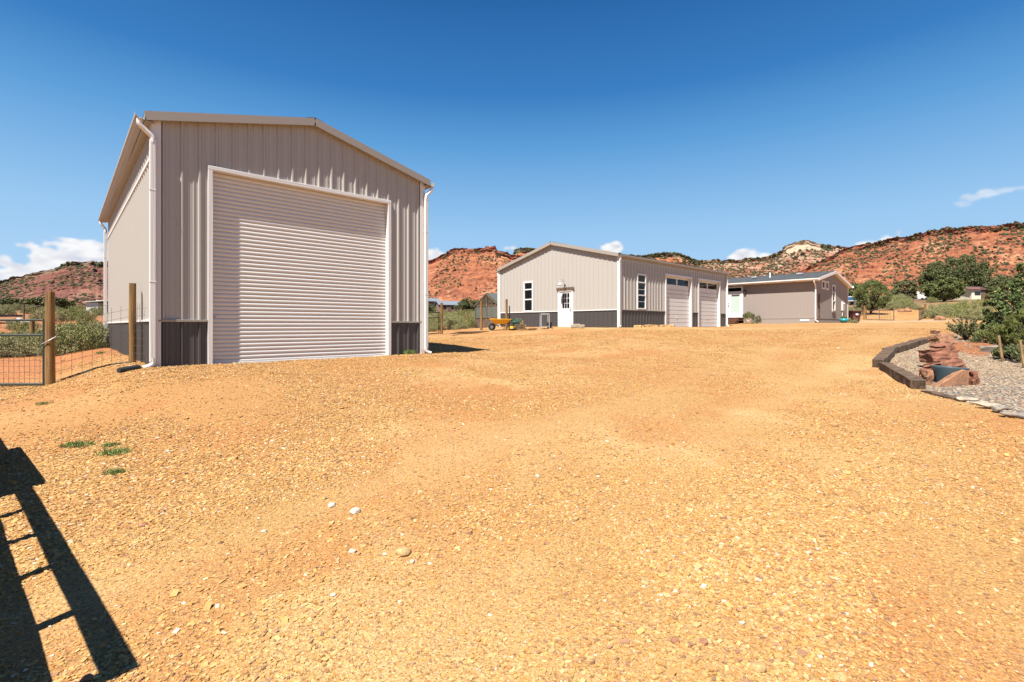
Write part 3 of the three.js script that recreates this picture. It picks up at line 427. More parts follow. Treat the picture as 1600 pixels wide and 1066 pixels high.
    for (const [c, d] of [[a + .08, (a + b) / 2 - .06], [(a + b) / 2 + .06, b - .08]]) part('pane', placed(R, new THREE.PlaneGeometry(d - c, .37).translate((c + d) / 2, 2.745, -.132)), M.glass, od);
    part('handle', placed(R, rbox((a + b) / 2 - .07, (a + b) / 2 + .07, .55, .585, -.12, -.095, .005)), M.whitePaint, od);
  }
  // gooseneck lamp and the wooden board over the entry door
  const lx = 5.72, lamp = thing('gooseneck_lamp', 'dark gooseneck barn lamp on the wall over the white entry door', 'lamp', V3(C.x - .03, C.y + 2.42, C.z - w + lx), -Math.PI / 2);
  part('wall_plate', rod(V3(0, .02, 0), V3(0, .02, .02), .055, 14), M.black, lamp); part('arm', tube([V3(0, .02, .02), V3(0, .20, .10), V3(0, .33, .26), V3(0, .25, .42), V3(0, .14, .44)], .014, 8, 20), M.galv, lamp);
  part('shade', new THREE.LatheGeometry([[.03, .15], [.05, .13], [.07, .08], [.19, .0], [.20, -.02], [.185, -.015], [.06, .07], [.02, .12]].map(([a, b]) => new THREE.Vector2(a, b)), 20).translate(0, 0, .44), M.galv, lamp);
  const bd = thing('door_header_board', 'brown wooden board with a small star above the white entry door', 'board', V3(C.x - .065, C.y + 2.14, C.z - w + 5.775), -Math.PI / 2);
  part('board', metreUV(rbox(-.66, .66, 0, .15, -.005, .03, .01)), M.oldWood, bd); const st = []; for (let i = 0; i < 10; i++) { const r = i % 2 ? .055 : .14, a = Math.PI / 2 + i * Math.PI / 5; st.push([Math.cos(a) * r, .11 + Math.sin(a) * r]); } part('star', metreUV(prism(st, .02).translate(0, 0, .03)), M.oldWood, bd);
}

// --- the house
{
  const w = 9.2, L = 16.5, eave = 3.12, slope = .185, C = W(21.82, 34.8, 1.02);
  const o = thing('house', 'single storey taupe house with dark shingle roof and pale trim', 'house', C);
  const gable = (s) => eave + Math.min(s, w - s) * slope + .02, tall = [4.35, 5.25, .95, 2.98], s1 = [1.62, 2.42, 2.52, 3.16], s2 = [2.60, 3.40, 2.52, 3.16], fd = [L - 7.0, L - 5.1, .42, 2.88];
  part('foundation', box(.04, w - .04, -.5, .12, -L + .04, -.04), M.concrete, o);
  sheets(o, 'siding_panel', FRONT, { len: w, y0: -.1, y1: gable, openings: [tall, s1, s2], prof: GROOVE, panel: 1.2192, m: M.siding });
  sheets(o, 'siding_panel', LEFT(L), { len: L, y0: -.1, y1: eave, openings: [fd], prof: GROOVE, panel: 1.2192, m: M.siding });
  sheets(o, 'siding_panel', RIGHT(w), { len: L, y0: -.1, y1: eave, prof: GROOVE, panel: 1.2192, m: M.siding }); sheets(o, 'siding_panel', BACK(w, L), { len: w, y0: -.1, y1: gable, prof: GROOVE, panel: 1.2192, m: M.siding });
  part('skirting_board', [rbox(-.03, .0, .30, .34, -L, -.02, .004), rbox(0, w, .30, .335, .014, .03, .004)], M.siding, o);
  gableRoof(o, { w, L, eave: eave + .02, slope, over: .34, rake: .25, roofMat: M.shingle, trimMat: M.houseTrim, rakeH: .2, thick: .06 });
  part('fascia', box(-.36, -.33, eave - .14, eave + .02, -L - .3, .36), M.houseTrim, o); part('fascia', box(w + .33, w + .36, eave - .14, eave + .02, -L - .3, .36), M.houseTrim, o);
  part('eave_soffit', box(-.33, 0, eave - .14, eave - .125, -L - .3, .34), M.siding, o);
  gutter(o, -.36, -1, eave + .04, -L - .3, .36, M.houseTrim);
  part('downspout', [tube([V3(-.42, eave - .1, .06), V3(-.40, eave - .22, .06), V3(-.12, eave - .42, .06), V3(-.07, eave - .55, .06), V3(-.07, .3, .06), V3(-.07, .15, .07), V3(.05, .06, .2)], .05, 8, 60)], M.houseTrim, o);
  for (const x of [0, w]) part('corner_board', rbox(x ? w - .1 : -.03, x ? w + .03 : .1, -.05, eave, -.1, .035, .005), x ? M.houseTrim : M.siding, o);
  windowIn(o, FRONT, ...tall.slice(0, 2), ...tall.slice(2), [.36, .74], M.whitePaint, .1, M.glass); windowIn(o, FRONT, ...s1.slice(0, 2), ...s1.slice(2), [], M.houseTrim, .1); windowIn(o, FRONT, ...s2.slice(0, 2), ...s2.slice(2), [], M.houseTrim, .1);
  part('sill', rbox(4.3, 5.3, .83, .94, -.01, .09, .01), M.siding, o);
  const LM = LEFT(L), [a, b] = fd;
  const fr = part('french_doors', [rbox(a - .1, a + .02, .42, 2.92, -.02, .07, .006), rbox(b - .02, b + .1, .42, 2.92, -.02, .07, .006), rbox(a, b, 2.82, 2.92, -.02, .068, .006), rbox(a, b, 2.42, 2.54, -.02, .066, .006), rbox(a, b, .42, .55, -.02, .066, .006)].map((g) => placed(LM, g)), M.whitePaint, o);
  const mid = (a + b) / 2;
  for (const [c, d] of [[a + .02, mid], [mid, b - .02]]) { const lf = part('door_leaf', [rbox(c + .004, c + .14, .56, 2.42, 0, .045, .006), rbox(d - .14, d - .004, .56, 2.42, 0, .045, .006), rbox(c + .14, d - .14, .56, .80, 0, .045, .006), rbox(c + .14, d - .14, 2.28, 2.42, 0, .045, .006)].map((g) => placed(LM, g)), M.whitePaint, fr); part('pane', placed(LM, new THREE.PlaneGeometry(d - c - .28, 1.48).translate((c + d) / 2, 1.54, .02)), M.glass, fr); part('curtain', placed(LM, new THREE.PlaneGeometry(d - c - .26, 1.5).translate((c + d) / 2, 1.54, -.04)), M.curtain, fr); }
  part('pane', placed(LM, new THREE.PlaneGeometry(b - a - .04, .28).translate(mid, 2.68, .03)), M.glass, fr); part('handle', [rbox(mid - .1, mid - .06, 1.30, 1.46, .04, .07, .005), rbox(mid - .1, mid - .06, 1.56, 1.62, .04, .07, .005)].map((g) => placed(LM, g)), M.black, fr);
  part('wall_lantern', placed(LM, rbox(b + .2, b + .34, 2.3, 2.6, .02, .16, .02)), M.black, o); part('vent_cover', placed(LM, rbox(L - .95, L - .35, .10, .24, .01, .04, .006)), M.whitePaint, o);
  // roof vents, a pipe, the meter box and a bare trellis ladder on the gable
  const rs = (x) => eave + .1 + x * slope;
  for (const [x, z] of [[2.9, -5.2], [3.3, -1.9]]) part('roof_vent', rbox(x - .22, x + .22, rs(x), rs(x) + .13, z - .22, z + .22, .03), M.galv, o);
  part('vent_pipe', rod(V3(2.6, rs(2.6) - .05, -3.9), V3(2.6, rs(2.6) + .42, -3.9), .06, 10), M.whitePaint, o);
  const mb = part('meter_box', [rbox(7.0, 7.36, 1.0, 1.75, .02, .16, .02), rbox(7.42, 7.66, 1.15, 1.5, .02, .14, .02), rod(V3(7.12, -.1, .08), V3(7.12, 1.0, .08), .04), rod(V3(7.3, .1, .08), V3(7.3, 1.0, .08), .025)], M.tin, o); part('meter_dial', rod(V3(7.18, 1.55, .16), V3(7.18, 1.55, .25), .09, 14), M.galv, mb);
  part('wall_trellis', [box(.75, .79, .3, 2.1, .02, .05), box(1.05, 1.09, .3, 2.1, .02, .05), ...[.5, .9, 1.3, 1.7].map((y) => box(.79, 1.05, y, y + .03, .024, .046))], M.oldWood, o);
  // timber steps below the french doors
  const s = thing('timber_steps', 'red brown timber steps below the french doors of the house', 'steps', V3(C.x, C.y, C.z - 6.05));
  for (const [d, h] of [[1.0, .42], [1.4, .2]]) { part('tread', metreUV(rbox(-d, -.03, h - .05, h, -1.2, 1.1, .008)), M.darkWood, s); for (let k = 0; k * .1 < h - .08; k++) part('riser_board', metreUV(rbox(-d + .02, -d + .05, h - .15 - k * .1, h - .055 - k * .1, -1.18, 1.08, .005)), M.darkWood, s); part('side_board', metreUV(box(-d + .05, -.04, -.05, h - .05, 1.05, 1.08)), M.darkWood, s); }
}

// ---------------------------------------------------------------- fences, gates and posts
const zig = (a, b, t) => a.clone().lerp(b, t);
function woodPost(pos, h, r, label, group, lean = 0) {
  const g = new THREE.CylinderGeometry(r * .94, r, h + .3, 14, 10).translate(0, (h - .3) / 2, 0), p = g.attributes.position;
  for (let i = 0; i < p.count; i++) { const y = p.getY(i), a = Math.atan2(p.getZ(i), p.getX(i)), k = 1 + (fbm(a * 1.3 + 9, y * 2.1 + pos.x, 0, 3) - .5) * .16; p.setX(i, p.getX(i) * k + y * lean); p.setZ(i, p.getZ(i) * k); }
  g.computeVertexNormals(); const m = single('fence_post', g, M.post, label, 'post', pos, hash(pos.x * 10, pos.z * 10, 1) * 6, group); return m;
}
const gA = onGround(78, 9.4), gB = onGround(207, 10.5);
woodPost(gA, 1.80, .078, 'thick round wooden post that the green mesh gate is chained to'); woodPost(gB, 1.72, .07, 'round wooden post close beside the charcoal wainscot of the tall garage');
woodPost(onGround(50, 17.5), 1.25, .075, 'short round wooden post in the scrub behind the green mesh gate');
// green tube gate with wire mesh, its free end by the thick post
{
  const p = W(pixX(68.5, 9.35), 9.35), d = W(-1, -.03).sub(W(0, 0)).normalize(), L = 3.6, y0 = heightXD(pixX(68, 9.35), 9.35) - .0, o = thing('mesh_gate', 'dark green tubular gate filled with wire mesh, chained to a post', 'gate', V3(p.x, y0, p.z), Math.atan2(-d.z, d.x));
  const t = .024, H = 1.27;
  for (const x of [0, L]) part('upright', rod(V3(x, .02, 0), V3(x, H, 0), t, 10), M.gateGreen, o);
  for (const y of [.03, .98, H]) part('rail', rod(V3(0, y, 0), V3(L, y, 0), y < .1 ? .028 : .021, 10), M.gateGreen, o);
  for (let x = .09; x < L; x += .098) part('wire', rod(V3(x, .03, .016), V3(x, .98, .016), .0032, 5), M.wire, o);
  for (let y = .14; y < .95; y += .118) part('wire', rod(V3(0, y, .02), V3(L, y, .02), .0032, 5), M.wire, o);
  const a = V3(p.x, y0 + .83, p.z); single('gate_chain', tube([a.clone().add(V3(-.03, -.02, .04)), a.clone().lerp(gA, .5).setY(y0 + .88).add(V3(.03, 0, .10)), V3(gA.x + .09, y0 + .96, gA.z + .04), V3(gA.x + .02, y0 + .93, gA.z - .09)], .009, 6, 20), M.galv, 'thin pale chain looped round the thick wooden post', 'chain');
}
// woven wire between the posts and on to the garage
function wireFence(a, b, h, sp, label) {
  const o = thing('wire_fence', label, 'fence', V3(a.x, 0, a.z)), d = b.clone().sub(a), L = Math.hypot(d.x, d.z);
  for (let s = 0; s <= L; s += sp) { const k = s / L, x = d.x * k, z = d.z * k, y = lerp(a.y, b.y, k); part('wire', rod(V3(x, y + .02, z), V3(x, y + h, z), .0026, 4), M.wire, o); }
  for (let y = .05; y <= h + .01; y += h / 8) part('wire', rod(V3(0, a.y + y, 0), V3(d.x, b.y + y, d.z), .0028, 4), M.wire, o);
}
wireFence(gA, gB, 1.28, .16, 'thin wire mesh fence strung from the gate post to the garage post'); { const e = onGround(231, 10.1); wireFence(gB, V3(e.x, gB.y, e.z), 1.28, .12, 'narrow strip of wire mesh between the garage post and the wall'); }
single('irrigation_hose', tube([onGround(95, 9.6, .02), onGround(120, 9.9, .02), onGround(150, 10.05, .025), onGround(178, 10.2, .025), onGround(205, 10.3, .02)], .014, 6, 40), M.black, 'thin dark hose lying on the gravel along the wire fence', 'hose');
// gate and posts behind the tall garage
woodPost(onGround(690, 25), 1.62, .07, 'dark round gate post standing beyond the tall garage'); woodPost(onGround(752, 28), 1.72, .075, 'yellowish round post in front of the wooden greenhouse'); woodPost(onGround(791.5, 28.6), 1.75, .075, 'round post rising behind the yellow wheelbarrow'); woodPost(onGround(730, 33), 1.15, .06, 'grey weathered post in the sagebrush left of the greenhouse'); woodPost(onGround(684.5, 30), 1.0, .05, 'small brown stake in the sagebrush behind the pipe gate');
single('steel_post', [rod(onGround(796, 29.0), onGround(796, 29.0, 1.35), .035, 6)], M.black, 'dark steel post beside the workshop wall behind the wheelbarrow', 'post');
{
  const a = onGround(687, 24.9), b = onGround(610, 22.5), o = thing('pipe_gate', 'dark pipe gate hung between the tall garage and a post', 'gate', a), d = b.clone().sub(a);
  for (const y of [.06, .86, 1.13]) part('rail', rod(V3(0, y, 0), V3(d.x, d.y + y, d.z), .024, 8), M.black, o); for (const k of [.02, .5, .98]) part('upright', rod(V3(d.x * k, d.y * k + .06, d.z * k), V3(d.x * k, d.y * k + 1.13, d.z * k), .022, 8), M.black, o);
  for (let k = .06; k < 1; k += .06) part('wire', rod(V3(d.x * k, d.y * k + .06, d.z * k), V3(d.x * k, d.y * k + .86, d.z * k), .005, 4), M.wire, o);
}
// entrance gate far right, swung open in two leaves
woodPost(onGround(1351, 51), 1.5, .10, 'yellow round post hinging the open wire gate by the bins'); woodPost(onGround(1446, 51), 1.52, .10, 'yellow round post beside the dark gate of close bars');
{
  const a = onGround(1354, 51), b = onGround(1397, 48.5), o = thing('wire_gate', 'thin framed wire gate standing open across the pale track', 'gate', a), d = b.clone().sub(a), P = (k, y) => V3(d.x * k, d.y * k + y, d.z * k);
  for (const y of [.06, 1.02]) part('rail', rod(P(0, y), P(1, y), .03, 6), M.wire, o); for (const k of [0, .48, 1]) part('upright', rod(P(k, .06), P(k, 1.02), .03, 6), M.wire, o); for (let k = .08; k < 1; k += .1) part('wire', rod(P(k, .06), P(k, 1.02), .006, 4), M.wire, o);
  const a2 = onGround(1436, 48), o2 = thing('bar_gate', 'dark gate of close upright bars seen nearly edge on', 'gate', a2), e = onGround(1443.5, 51).sub(a2), Q = (k, y) => V3(e.x * k, e.y * k + y, e.z * k);
  for (let k = 0; k <= 1.001; k += .1) part('bar', rod(Q(k, .06), Q(k, 1.2), .014, 5), M.black, o2); for (const y of [.08, .65, 1.18]) part('rail', rod(Q(0, y), Q(1, y), .025, 6), M.black, o2);
}
{ // strained wires of the far right boundary
  const a = onGround(1290, 66), b = onGround(1351, 51), o = thing('boundary_fence', 'low strained wire fence running behind the house to the gate post', 'fence', a), d = b.clone().sub(a); for (const y of [.4, .75, 1.1]) part('wire', rod(V3(0, y, 0), V3(d.x, d.y + y, d.z), .012, 4), M.wire, o); for (const k of [0, .33, .66]) part('stake', rod(V3(d.x * k, d.y * k - .1, d.z * k), V3(d.x * k, d.y * k + 1.25, d.z * k), .035, 5), M.oldWood, o);
}

// ---------------------------------------------------------------- the trailer outside the frame that throws the barred shadow
{
  const Ld = V3(-.765, 0, .644), N = V3(.644, 0, .765), base = (l, n) => W(Ld.x * l + N.x * n, Ld.z * l + N.z * n);
  const p0 = base(2.64, -.04), dir = base(3.64, -.04).sub(p0), out = base(2.64, 1).sub(p0), gy = -.78;
  const o = thing('utility_trailer', 'black utility trailer with open side rails and blue wheels', 'trailer', V3(p0.x, gy, p0.z), Math.atan2(-dir.z, dir.x)); // x along the trailer, +z towards the drive or away
  const sgn = Math.sign(out.dot(V3(Math.sin(o.rotation.y), 0, Math.cos(o.rotation.y)))); const z = (v) => v * sgn;
  const Z = (a, b) => [Math.min(z(a), z(b)), Math.max(z(a), z(b))];
  const bx = (x0, x1, y0, y1, n0, n1) => box(x0, x1, y0, y1, ...Z(n0, n1));
  const len = 6.4;
  part('deck', bx(0, len, .50, .62, -1.9, -.05), M.oldWood, o); part('frame_rail', bx(0, len, .40, .62, -.05, .0), M.trailer, o); part('frame_rail', bx(0, len, .40, .62, -1.95, -1.9), M.trailer, o);
  for (const n of [-.045, -1.95]) { part('top_rail', bx(0, len, .93, 1.07, n, n + .05), M.trailer, o); for (const x of [0.02, .80, 1.55, 2.30, 3.02, 3.6, 4.9, 6.30]) part('stake', bx(x, x + .08, .62, .93, n, n + .047), M.trailer, o); }
  part('end_board', bx(-.0, .05, .62, 1.09, -1.9, -.05), M.trailer, o);
  const fe = part('fender', [bx(3.75, 5.35, .70, .76, .0, .30), bx(3.70, 3.76, .42, .74, .0, .30), bx(5.34, 5.40, .42, .74, .0, .30)], M.trailer, o);
  for (const x of [4.12, 4.88]) { const wv = part('wheel', new THREE.TorusGeometry(.25, .085, 12, 28).translate(x, .335, z(.17)), M.rubber, o); part('rim', [rod(V3(x, .335, z(.10)), V3(x, .335, z(.24)), .19, 18), rod(V3(x, .335, z(.24)), V3(x, .335, z(.27)), .06, 10)], M.blueRim, wv); }
}

// ---------------------------------------------------------------- yard clutter by the workshop
{
  const o = thing('wheelbarrow', 'yellow wheelbarrow with a deep tray parked by the workshop', 'wheelbarrow', onGround(783, 27), -.55), t = [];
  // tray: a flared box, open on top
  const lo = [[-.32, .34, -.20], [.28, .34, -.20], [.28, .34, .20], [-.32, .34, .20]], hi = [[-.62, .62, -.34], [.48, .60, -.34], [.48, .60, .34], [-.62, .62, .34]], v = [];
  const q = (a, b, c, d) => v.push(...a, ...b, ...c, ...a, ...c, ...d); for (let i = 0; i < 4; i++) q(lo[i], lo[(i + 1) % 4], hi[(i + 1) % 4], hi[i]); q(lo[3], lo[2], lo[1], lo[0]);
  const g = new THREE.BufferGeometry(); g.setAttribute('position', new THREE.Float32BufferAttribute(v, 3)); g.computeVertexNormals(); const ym = M.yellow.clone(); ym.side = THREE.DoubleSide; const tr = part('tray', g, ym, o);
  part('rim', tube([V3(-.62, .625, -.34), V3(.48, .605, -.34), V3(.49, .605, .34), V3(-.62, .625, .34), V3(-.62, .625, -.34)], .016, 6, 60), M.yellow, tr);
  const wh = part('wheel', new THREE.TorusGeometry(.15, .055, 10, 22).translate(-.52, .19, 0), M.rubber, o); part('hub', rod(V3(-.52, .19, -.05), V3(-.52, .19, .05), .09, 12), M.steel, wh);
  for (const s of [-1, 1]) { part('handle', rod(V3(-.52, .2, s * .09), V3(.92, .52, s * .29), .02), M.paleWood, o); part('leg', tube([V3(.1, .34, s * .2), V3(.2, .02, s * .24), V3(.32, .02, s * .24), V3(.4, .38, s * .22)], .014, 6, 20), M.black, o); }
}
{ // heap beside it
  const tub = single('plastic_tub', new THREE.LatheGeometry([[.0, .0], [.22, 0], [.30, .28], [.32, .29], [.28, .28], [.20, .03], [0, .03]].map(([a, b]) => new THREE.Vector2(a, b)), 20), M.tealTub, 'turquoise plastic tub standing among split firewood', 'tub', onGround(806, 27.2, .30), 0);
  const crate = thing('wooden_crate', 'pale slatted wooden crate under the turquoise tub', 'crate', onGround(808, 27.1)); for (let i = 0; i < 3; i++) for (const s of [-1, 1]) { part('slat', metreUV(rbox(-.4, .4, .02 + i * .1, .10 + i * .1, s * .24 - .012, s * .24 + .012, .004)), M.paleWood, crate); part('slat', metreUV(rbox(s * .4 - .012, s * .4 + .012, .02 + i * .1, .10 + i * .1, -.22, .22, .004)), M.paleWood, crate); } part('base', box(-.39, .39, .0, .02, -.22, .22), M.paleWood, crate);
  const r = rngOf(44);
  const logProto = thing('firewood_log', 'split firewood log in the heap behind the turquoise tub', 'firewood', V3(0, 0, 0), 0, 'logs heaped by the workshop wall'); part('bark', roughen(new THREE.CylinderGeometry(.06, .065, .42, 9, 3, true).rotateZ(Math.PI / 2), .008, 9), M.bark, logProto); part('cut_end', [new THREE.CircleGeometry(.062, 9).rotateY(Math.PI / 2).translate(.21, 0, 0), new THREE.CircleGeometry(.065, 9).rotateY(-Math.PI / 2).translate(-.21, 0, 0)], M.lumber, logProto);
  let first = true; for (let j = 0; j < 5; j++) for (let i = 0; i < 5 - (j >> 1); i++) { const p = onGround(806 + i * 3.1 + (j % 2) * 1.5, 27.8 + r() * .12, .07 + j * .115); const t = .9 + (r() - .5) * .35; if (first) { logProto.position.copy(p); logProto.rotation.y = t; first = false; } else copyOf(logProto, p, t); }
  const toy = thing('toy_digger', 'small yellow toy digger lying by the wheelbarrow', 'toy', onGround(801, 26.6), .4); part('body', rbox(-.17, .13, .08, .22, -.09, .09, .02), M.yellow, toy); part('cab', rbox(-.08, .06, .22, .34, -.07, .07, .015), M.black, toy); part('arm', [rod(V3(.1, .18, 0), V3(.3, .3, 0), .022), rod(V3(.3, .3, 0), V3(.4, .1, 0), .018)], M.yellow, toy); for (const [x, s] of [[-.12, 1], [.09, 1], [-.12, -1], [.09, -1]]) part('wheel', rod(V3(x, .06, s * .085), V3(x, .06, s * .13), .06, 12), M.rubber, toy);
  const boardLabels = ['long pale board lying flat beside the metal stand', 'shorter pale board on top of the long one by the stand'];
  [[826, 26.6, 1.9, .0, .25], [833, 26.3, 1.1, .045, .5]].forEach(([px, D, L, dy, t], i) => single('loose_board', metreUV(rbox(-L / 2, L / 2, 0, .04, -.1, .1, .006)), M.lumber, boardLabels[i], 'board', onGround(px, D, .02 + dy), t));
  single('lumber_beam', metreUV(rbox(-1.35, 1.35, 0, .10, -.12, .12, .01)), M.lumber, 'long yellow timber beam lying on the gravel before the greenhouse', 'beam', onGround(738, 24.6, .02), .28); single('lumber_beam', metreUV(rbox(-1.0, 1.0, 0, .05, -.1, .1, .01)), M.lumber, 'thin yellow plank lying beside the long timber beam', 'plank', onGround(726, 24.0, .02), .22);
  const st = thing('metal_stand', 'bare grey metal work stand against the workshop wainscot', 'stand', onGround(851, 26.7), .85); for (const x of [-.36, .36]) for (const zz of [-.22, .22]) part('leg', box(x - .02, x + .02, 0, .84, zz - .02, zz + .02), M.galv, st); part('top_frame', [box(-.38, .38, .80, .85, -.24, -.2), box(-.38, .38, .80, .85, .2, .24), box(-.38, -.34, .802, .848, -.2, .2), box(.34, .38, .802, .848, -.2, .2)], M.galv, st); part('bottom_shelf', box(-.34, .34, .12, .15, -.2, .2), M.galv, st);
  single('black_bucket', new THREE.LatheGeometry([[0, 0], [.12, 0], [.16, .30], [.17, .31], [.15, .30], [.11, .02], [0, .02]].map(([a, b]) => new THREE.Vector2(a, b)), 18), M.black, 'black bucket tucked beside the grey metal stand', 'bucket', onGround(858.5, 27.1, .02));
  const blockLabels = ['tan concrete block nearest the entry door step', 'tan concrete block laid flat at the end of the row', 'tan concrete block set behind the other two'];
  [[896, 26.1, .0, .1], [908, 25.6, .0, .35], [902, 26.6, .1, .2]].forEach(([px, D, dy, t], i) => { const m = single('concrete_block', metreUV(faceted(roughen(rbox(-.22, .22, 0, .19, -.12, .12, .015, 3), .006, 7, i))), M.edgeStone, blockLabels[i], 'block', onGround(px, D, 0), .7 + t); });
  // flat stones laid along the wainscot
  const r2 = rngOf(8), protoS = faceted(roughen(new THREE.BoxGeometry(.36, .12, .24, 4, 2, 3), .05, 5, 2)); for (let i = 0; i < 11; i++) { const x = 21.37 + .9 + i * .36 + r2() * .1, zz = -14.65 + .35 + r2() * .28; const m = single('edging_rock', metreUV(protoS.clone()), M.tanStone, 'flat tan rock laid along the charcoal wainscot of the workshop', 'rock', V3(x, groundAt(x, zz) + .03, zz), r2() * 6, 'rocks along the workshop wall'); m.scale.setScalar(.7 + r2() * .6); }
  // pots, bin and blue panel by the house
  const H = W(21.82, 34.8, 1.02);
  const pot = thing('potted_shrub', 'round green shrub in a white pot beside the timber steps', 'plant', V3(H.x - .75, groundAt(H.x - .75, H.z - 4.3), H.z - 4.3)); part('pot', new THREE.LatheGeometry([[0, 0], [.2, 0], [.27, .25], [.28, .46], [.30, .48], [.26, .47], [.24, .42], [0, .42]].map(([a, b]) => new THREE.Vector2(a, b)), 20), M.whitePot, pot); part('soil', rod(V3(0, .40, 0), V3(0, .43, 0), .25, 14), M.soil, pot);
  pot.userData.leaf = 1;
  const tp = thing('potted_plant', 'small plant in a glossy turquoise bowl by the gable wall', 'plant', V3(H.x + 4.55, groundAt(H.x + 4.55, H.z + .75), H.z + .75)); part('pot', new THREE.LatheGeometry([[0, 0], [.16, 0], [.30, .14], [.31, .26], [.24, .34], [.21, .33], [0, .30]].map(([a, b]) => new THREE.Vector2(a, b)), 20), M.teal, tp);
  tp.userData.leaf = 2; var pottedShrub = pot, pottedPlant = tp;
  const bin = thing('waste_bin', 'dark maroon wheeled waste bin with a white badge beside the house', 'bin', onGround(1335, 42), -.75);
  const bg = new THREE.CylinderGeometry(.50, .36, .92, 4, 1).rotateY(Math.PI / 4).translate(0, .53, 0); bg.scale(1.05, 1, .95); part('body', faceted(bg), M.bin, bin); part('lid', [rbox(-.42, .42, .98, 1.06, -.38, .42, .02), rod(V3(-.3, 1.0, -.42), V3(.3, 1.0, -.42), .025)], M.bin, bin); for (const s of [-1, 1]) part('wheel', rod(V3(s * .3, .12, -.28), V3(s * .38, .12, -.28), .12, 14), M.rubber, bin); part('badge', new THREE.CircleGeometry(.11, 5).scale(1.3, .8, 1).rotateX(-.16).translate(0, .74, .342), M.whitePaint, bin);
  const pp = onGround(1331, 72), sp = thing('solar_panel', 'blue framed solar panel on a stand behind the house', 'solar panel', V3(pp.x, pixY(474, 72), pp.z), -YAW); part('panel', box(-.9, .9, .4, 1.0, -.02, .02).rotateX(-.25), M.bluePanel, sp); part('frame', [box(-.95, .95, .98, 1.06, -.03, .04), box(-.95, .95, .33, .41, -.03, .04)].map((g) => g.rotateX(-.25)), M.whitePaint, sp); for (const x of [-.7, .7]) part('leg', box(x - .04, x + .04, -1.0, .4, -.1, -.04), M.galv, sp);
}
// ---------------------------------------------------------------- greenhouse
{
  const c = W(pixX(779, 33), 33, .60), w = 2.5, L = 3.0, e = 1.62, pk = 2.42, o = thing('greenhouse', 'weathered wooden greenhouse with glass panes behind the workshop', 'greenhouse', V3(c.x, c.y, c.z - w), -Math.PI / 2), m = M.oldWood, kn = .72;
  const P = (g) => metreUV(g);
  for (const x of [0, w / 2, w]) part('stud', P(box(x - .04, x + .04, 0, x === w / 2 ? pk - .06 : e, -.04, .04)), m, o); for (const x of [0, w]) for (const z of [-L / 2, -L]) part('stud', P(box(x - .04, x + .04, 0, e, z - .04, z + .04)), m, o);
  for (let i = 0; i < 12; i++) part('board', P(rbox(.04 + i * (w - .08) / 12 + .004, .04 + (i + 1) * (w - .08) / 12 - .004, .0, kn, .0, .028, .004)), m, o);
  for (const x of [-.014, w - .014]) for (let i = 0; i < 14; i++) part('board', P(rbox(x, x + .028, 0, kn, -L + i * L / 14 + .004, -L + (i + 1) * L / 14 - .004, .004)), m, o);
  part('sill', P(rbox(-.05, w + .05, kn, kn + .07, -.04, .06, .008)), m, o); part('tie_beam', P(box(-.03, w + .03, e - .05, e + .04, -.035, .045)), m, o);
  const an = Math.atan2(pk - e, w / 2), ln = Math.hypot(pk - e, w / 2) + .15;
  for (const s of [-1, 1]) { for (const z of [.06, -L / 2, -L - .06]) part('rafter', P(new THREE.BoxGeometry(ln, .09, .07).rotateZ(-s * an).translate(w / 2 + s * (w / 4 + .05), (e + pk) / 2 - .02, z)), m, o); for (let i = 0; i < 3; i++) part('roof_pane', new THREE.BoxGeometry(ln - .02, .008, L / 3 - .02).rotateZ(-s * an).translate(w / 2 + s * (w / 4 + .05), (e + pk) / 2 + .05, -L / 6 - i * L / 3), M.tinted, o); }
  part('ridge_beam', P(box(w / 2 - .04, w / 2 + .04, pk - .06, pk + .06, -L - .1, .1)), m, o);
  for (const [a, b] of [[.04, w / 2 - .04], [w / 2 + .04, w - .04]]) part('pane', new THREE.PlaneGeometry(b - a, e - kn - .12).translate((a + b) / 2, (e + kn) / 2 + .01, .01), M.tinted, o);
  for (const x of [0, w]) for (const z of [-L * .25, -L * .75]) part('pane', new THREE.PlaneGeometry(L / 2 - .1, e - kn - .1).rotateY(Math.PI / 2).translate(x, (e + kn) / 2, z), M.tinted, o);
}
// ---------------------------------------------------------------- things far behind
function cabin(name, label, px, py, D, w, d, h, rise, wall, roof, turn) {
  const p = W(pixX(px, D), D, pixY(py, D)), o = thing(name, label, 'building', p, turn);
  const g = []; part('wall', [box(-w / 2, w / 2, -2, h, -d / 2, d / 2), prism([[-d / 2, h], [d / 2, h], [0, h + rise]], w).rotateY(Math.PI / 2).translate(-w / 2, 0, 0)], wall, o);
  const an = Math.atan2(rise, d / 2), ln = Math.hypot(rise, d / 2) + .4; for (const s of [-1, 1]) part('roof', new THREE.BoxGeometry(w + .8, .14, ln).rotateX(s * an).translate(0, h + rise / 2 + .06, s * (d / 4 + .08)), roof, o);
  for (const x of [-w * .28, w * .05, w * .32]) part('window', [box(x - .5, x + .5, h * .36, h * .78, d / 2 - .05, d / 2 + .04)], M.darkPane, o); part('door', box(-w * .15, -w * .15 + 1, -.1, 2.0, d / 2 - .05, d / 2 + .05), M.oldWood, o); return o;
}
cabin('cabin', 'brown cabin with a pale blue grey metal roof beyond the sagebrush', 701, 487.5, 150, 7.2, 6, 2.0, 1.2, M.brownWall, M.greyRoof, -.35);
cabin('cabin', 'far brown cabin half hidden among dark trees', 671, 481, 175, 6, 5, 2.2, 1.1, M.brownWall, M.greyRoof, -.2);
cabin('cottage', 'cream cottage with a dark red roof among the trees', 1523, 467, 88, 4.4, 4, 1.5, .5, M.cream, M.redRoof, -.8);
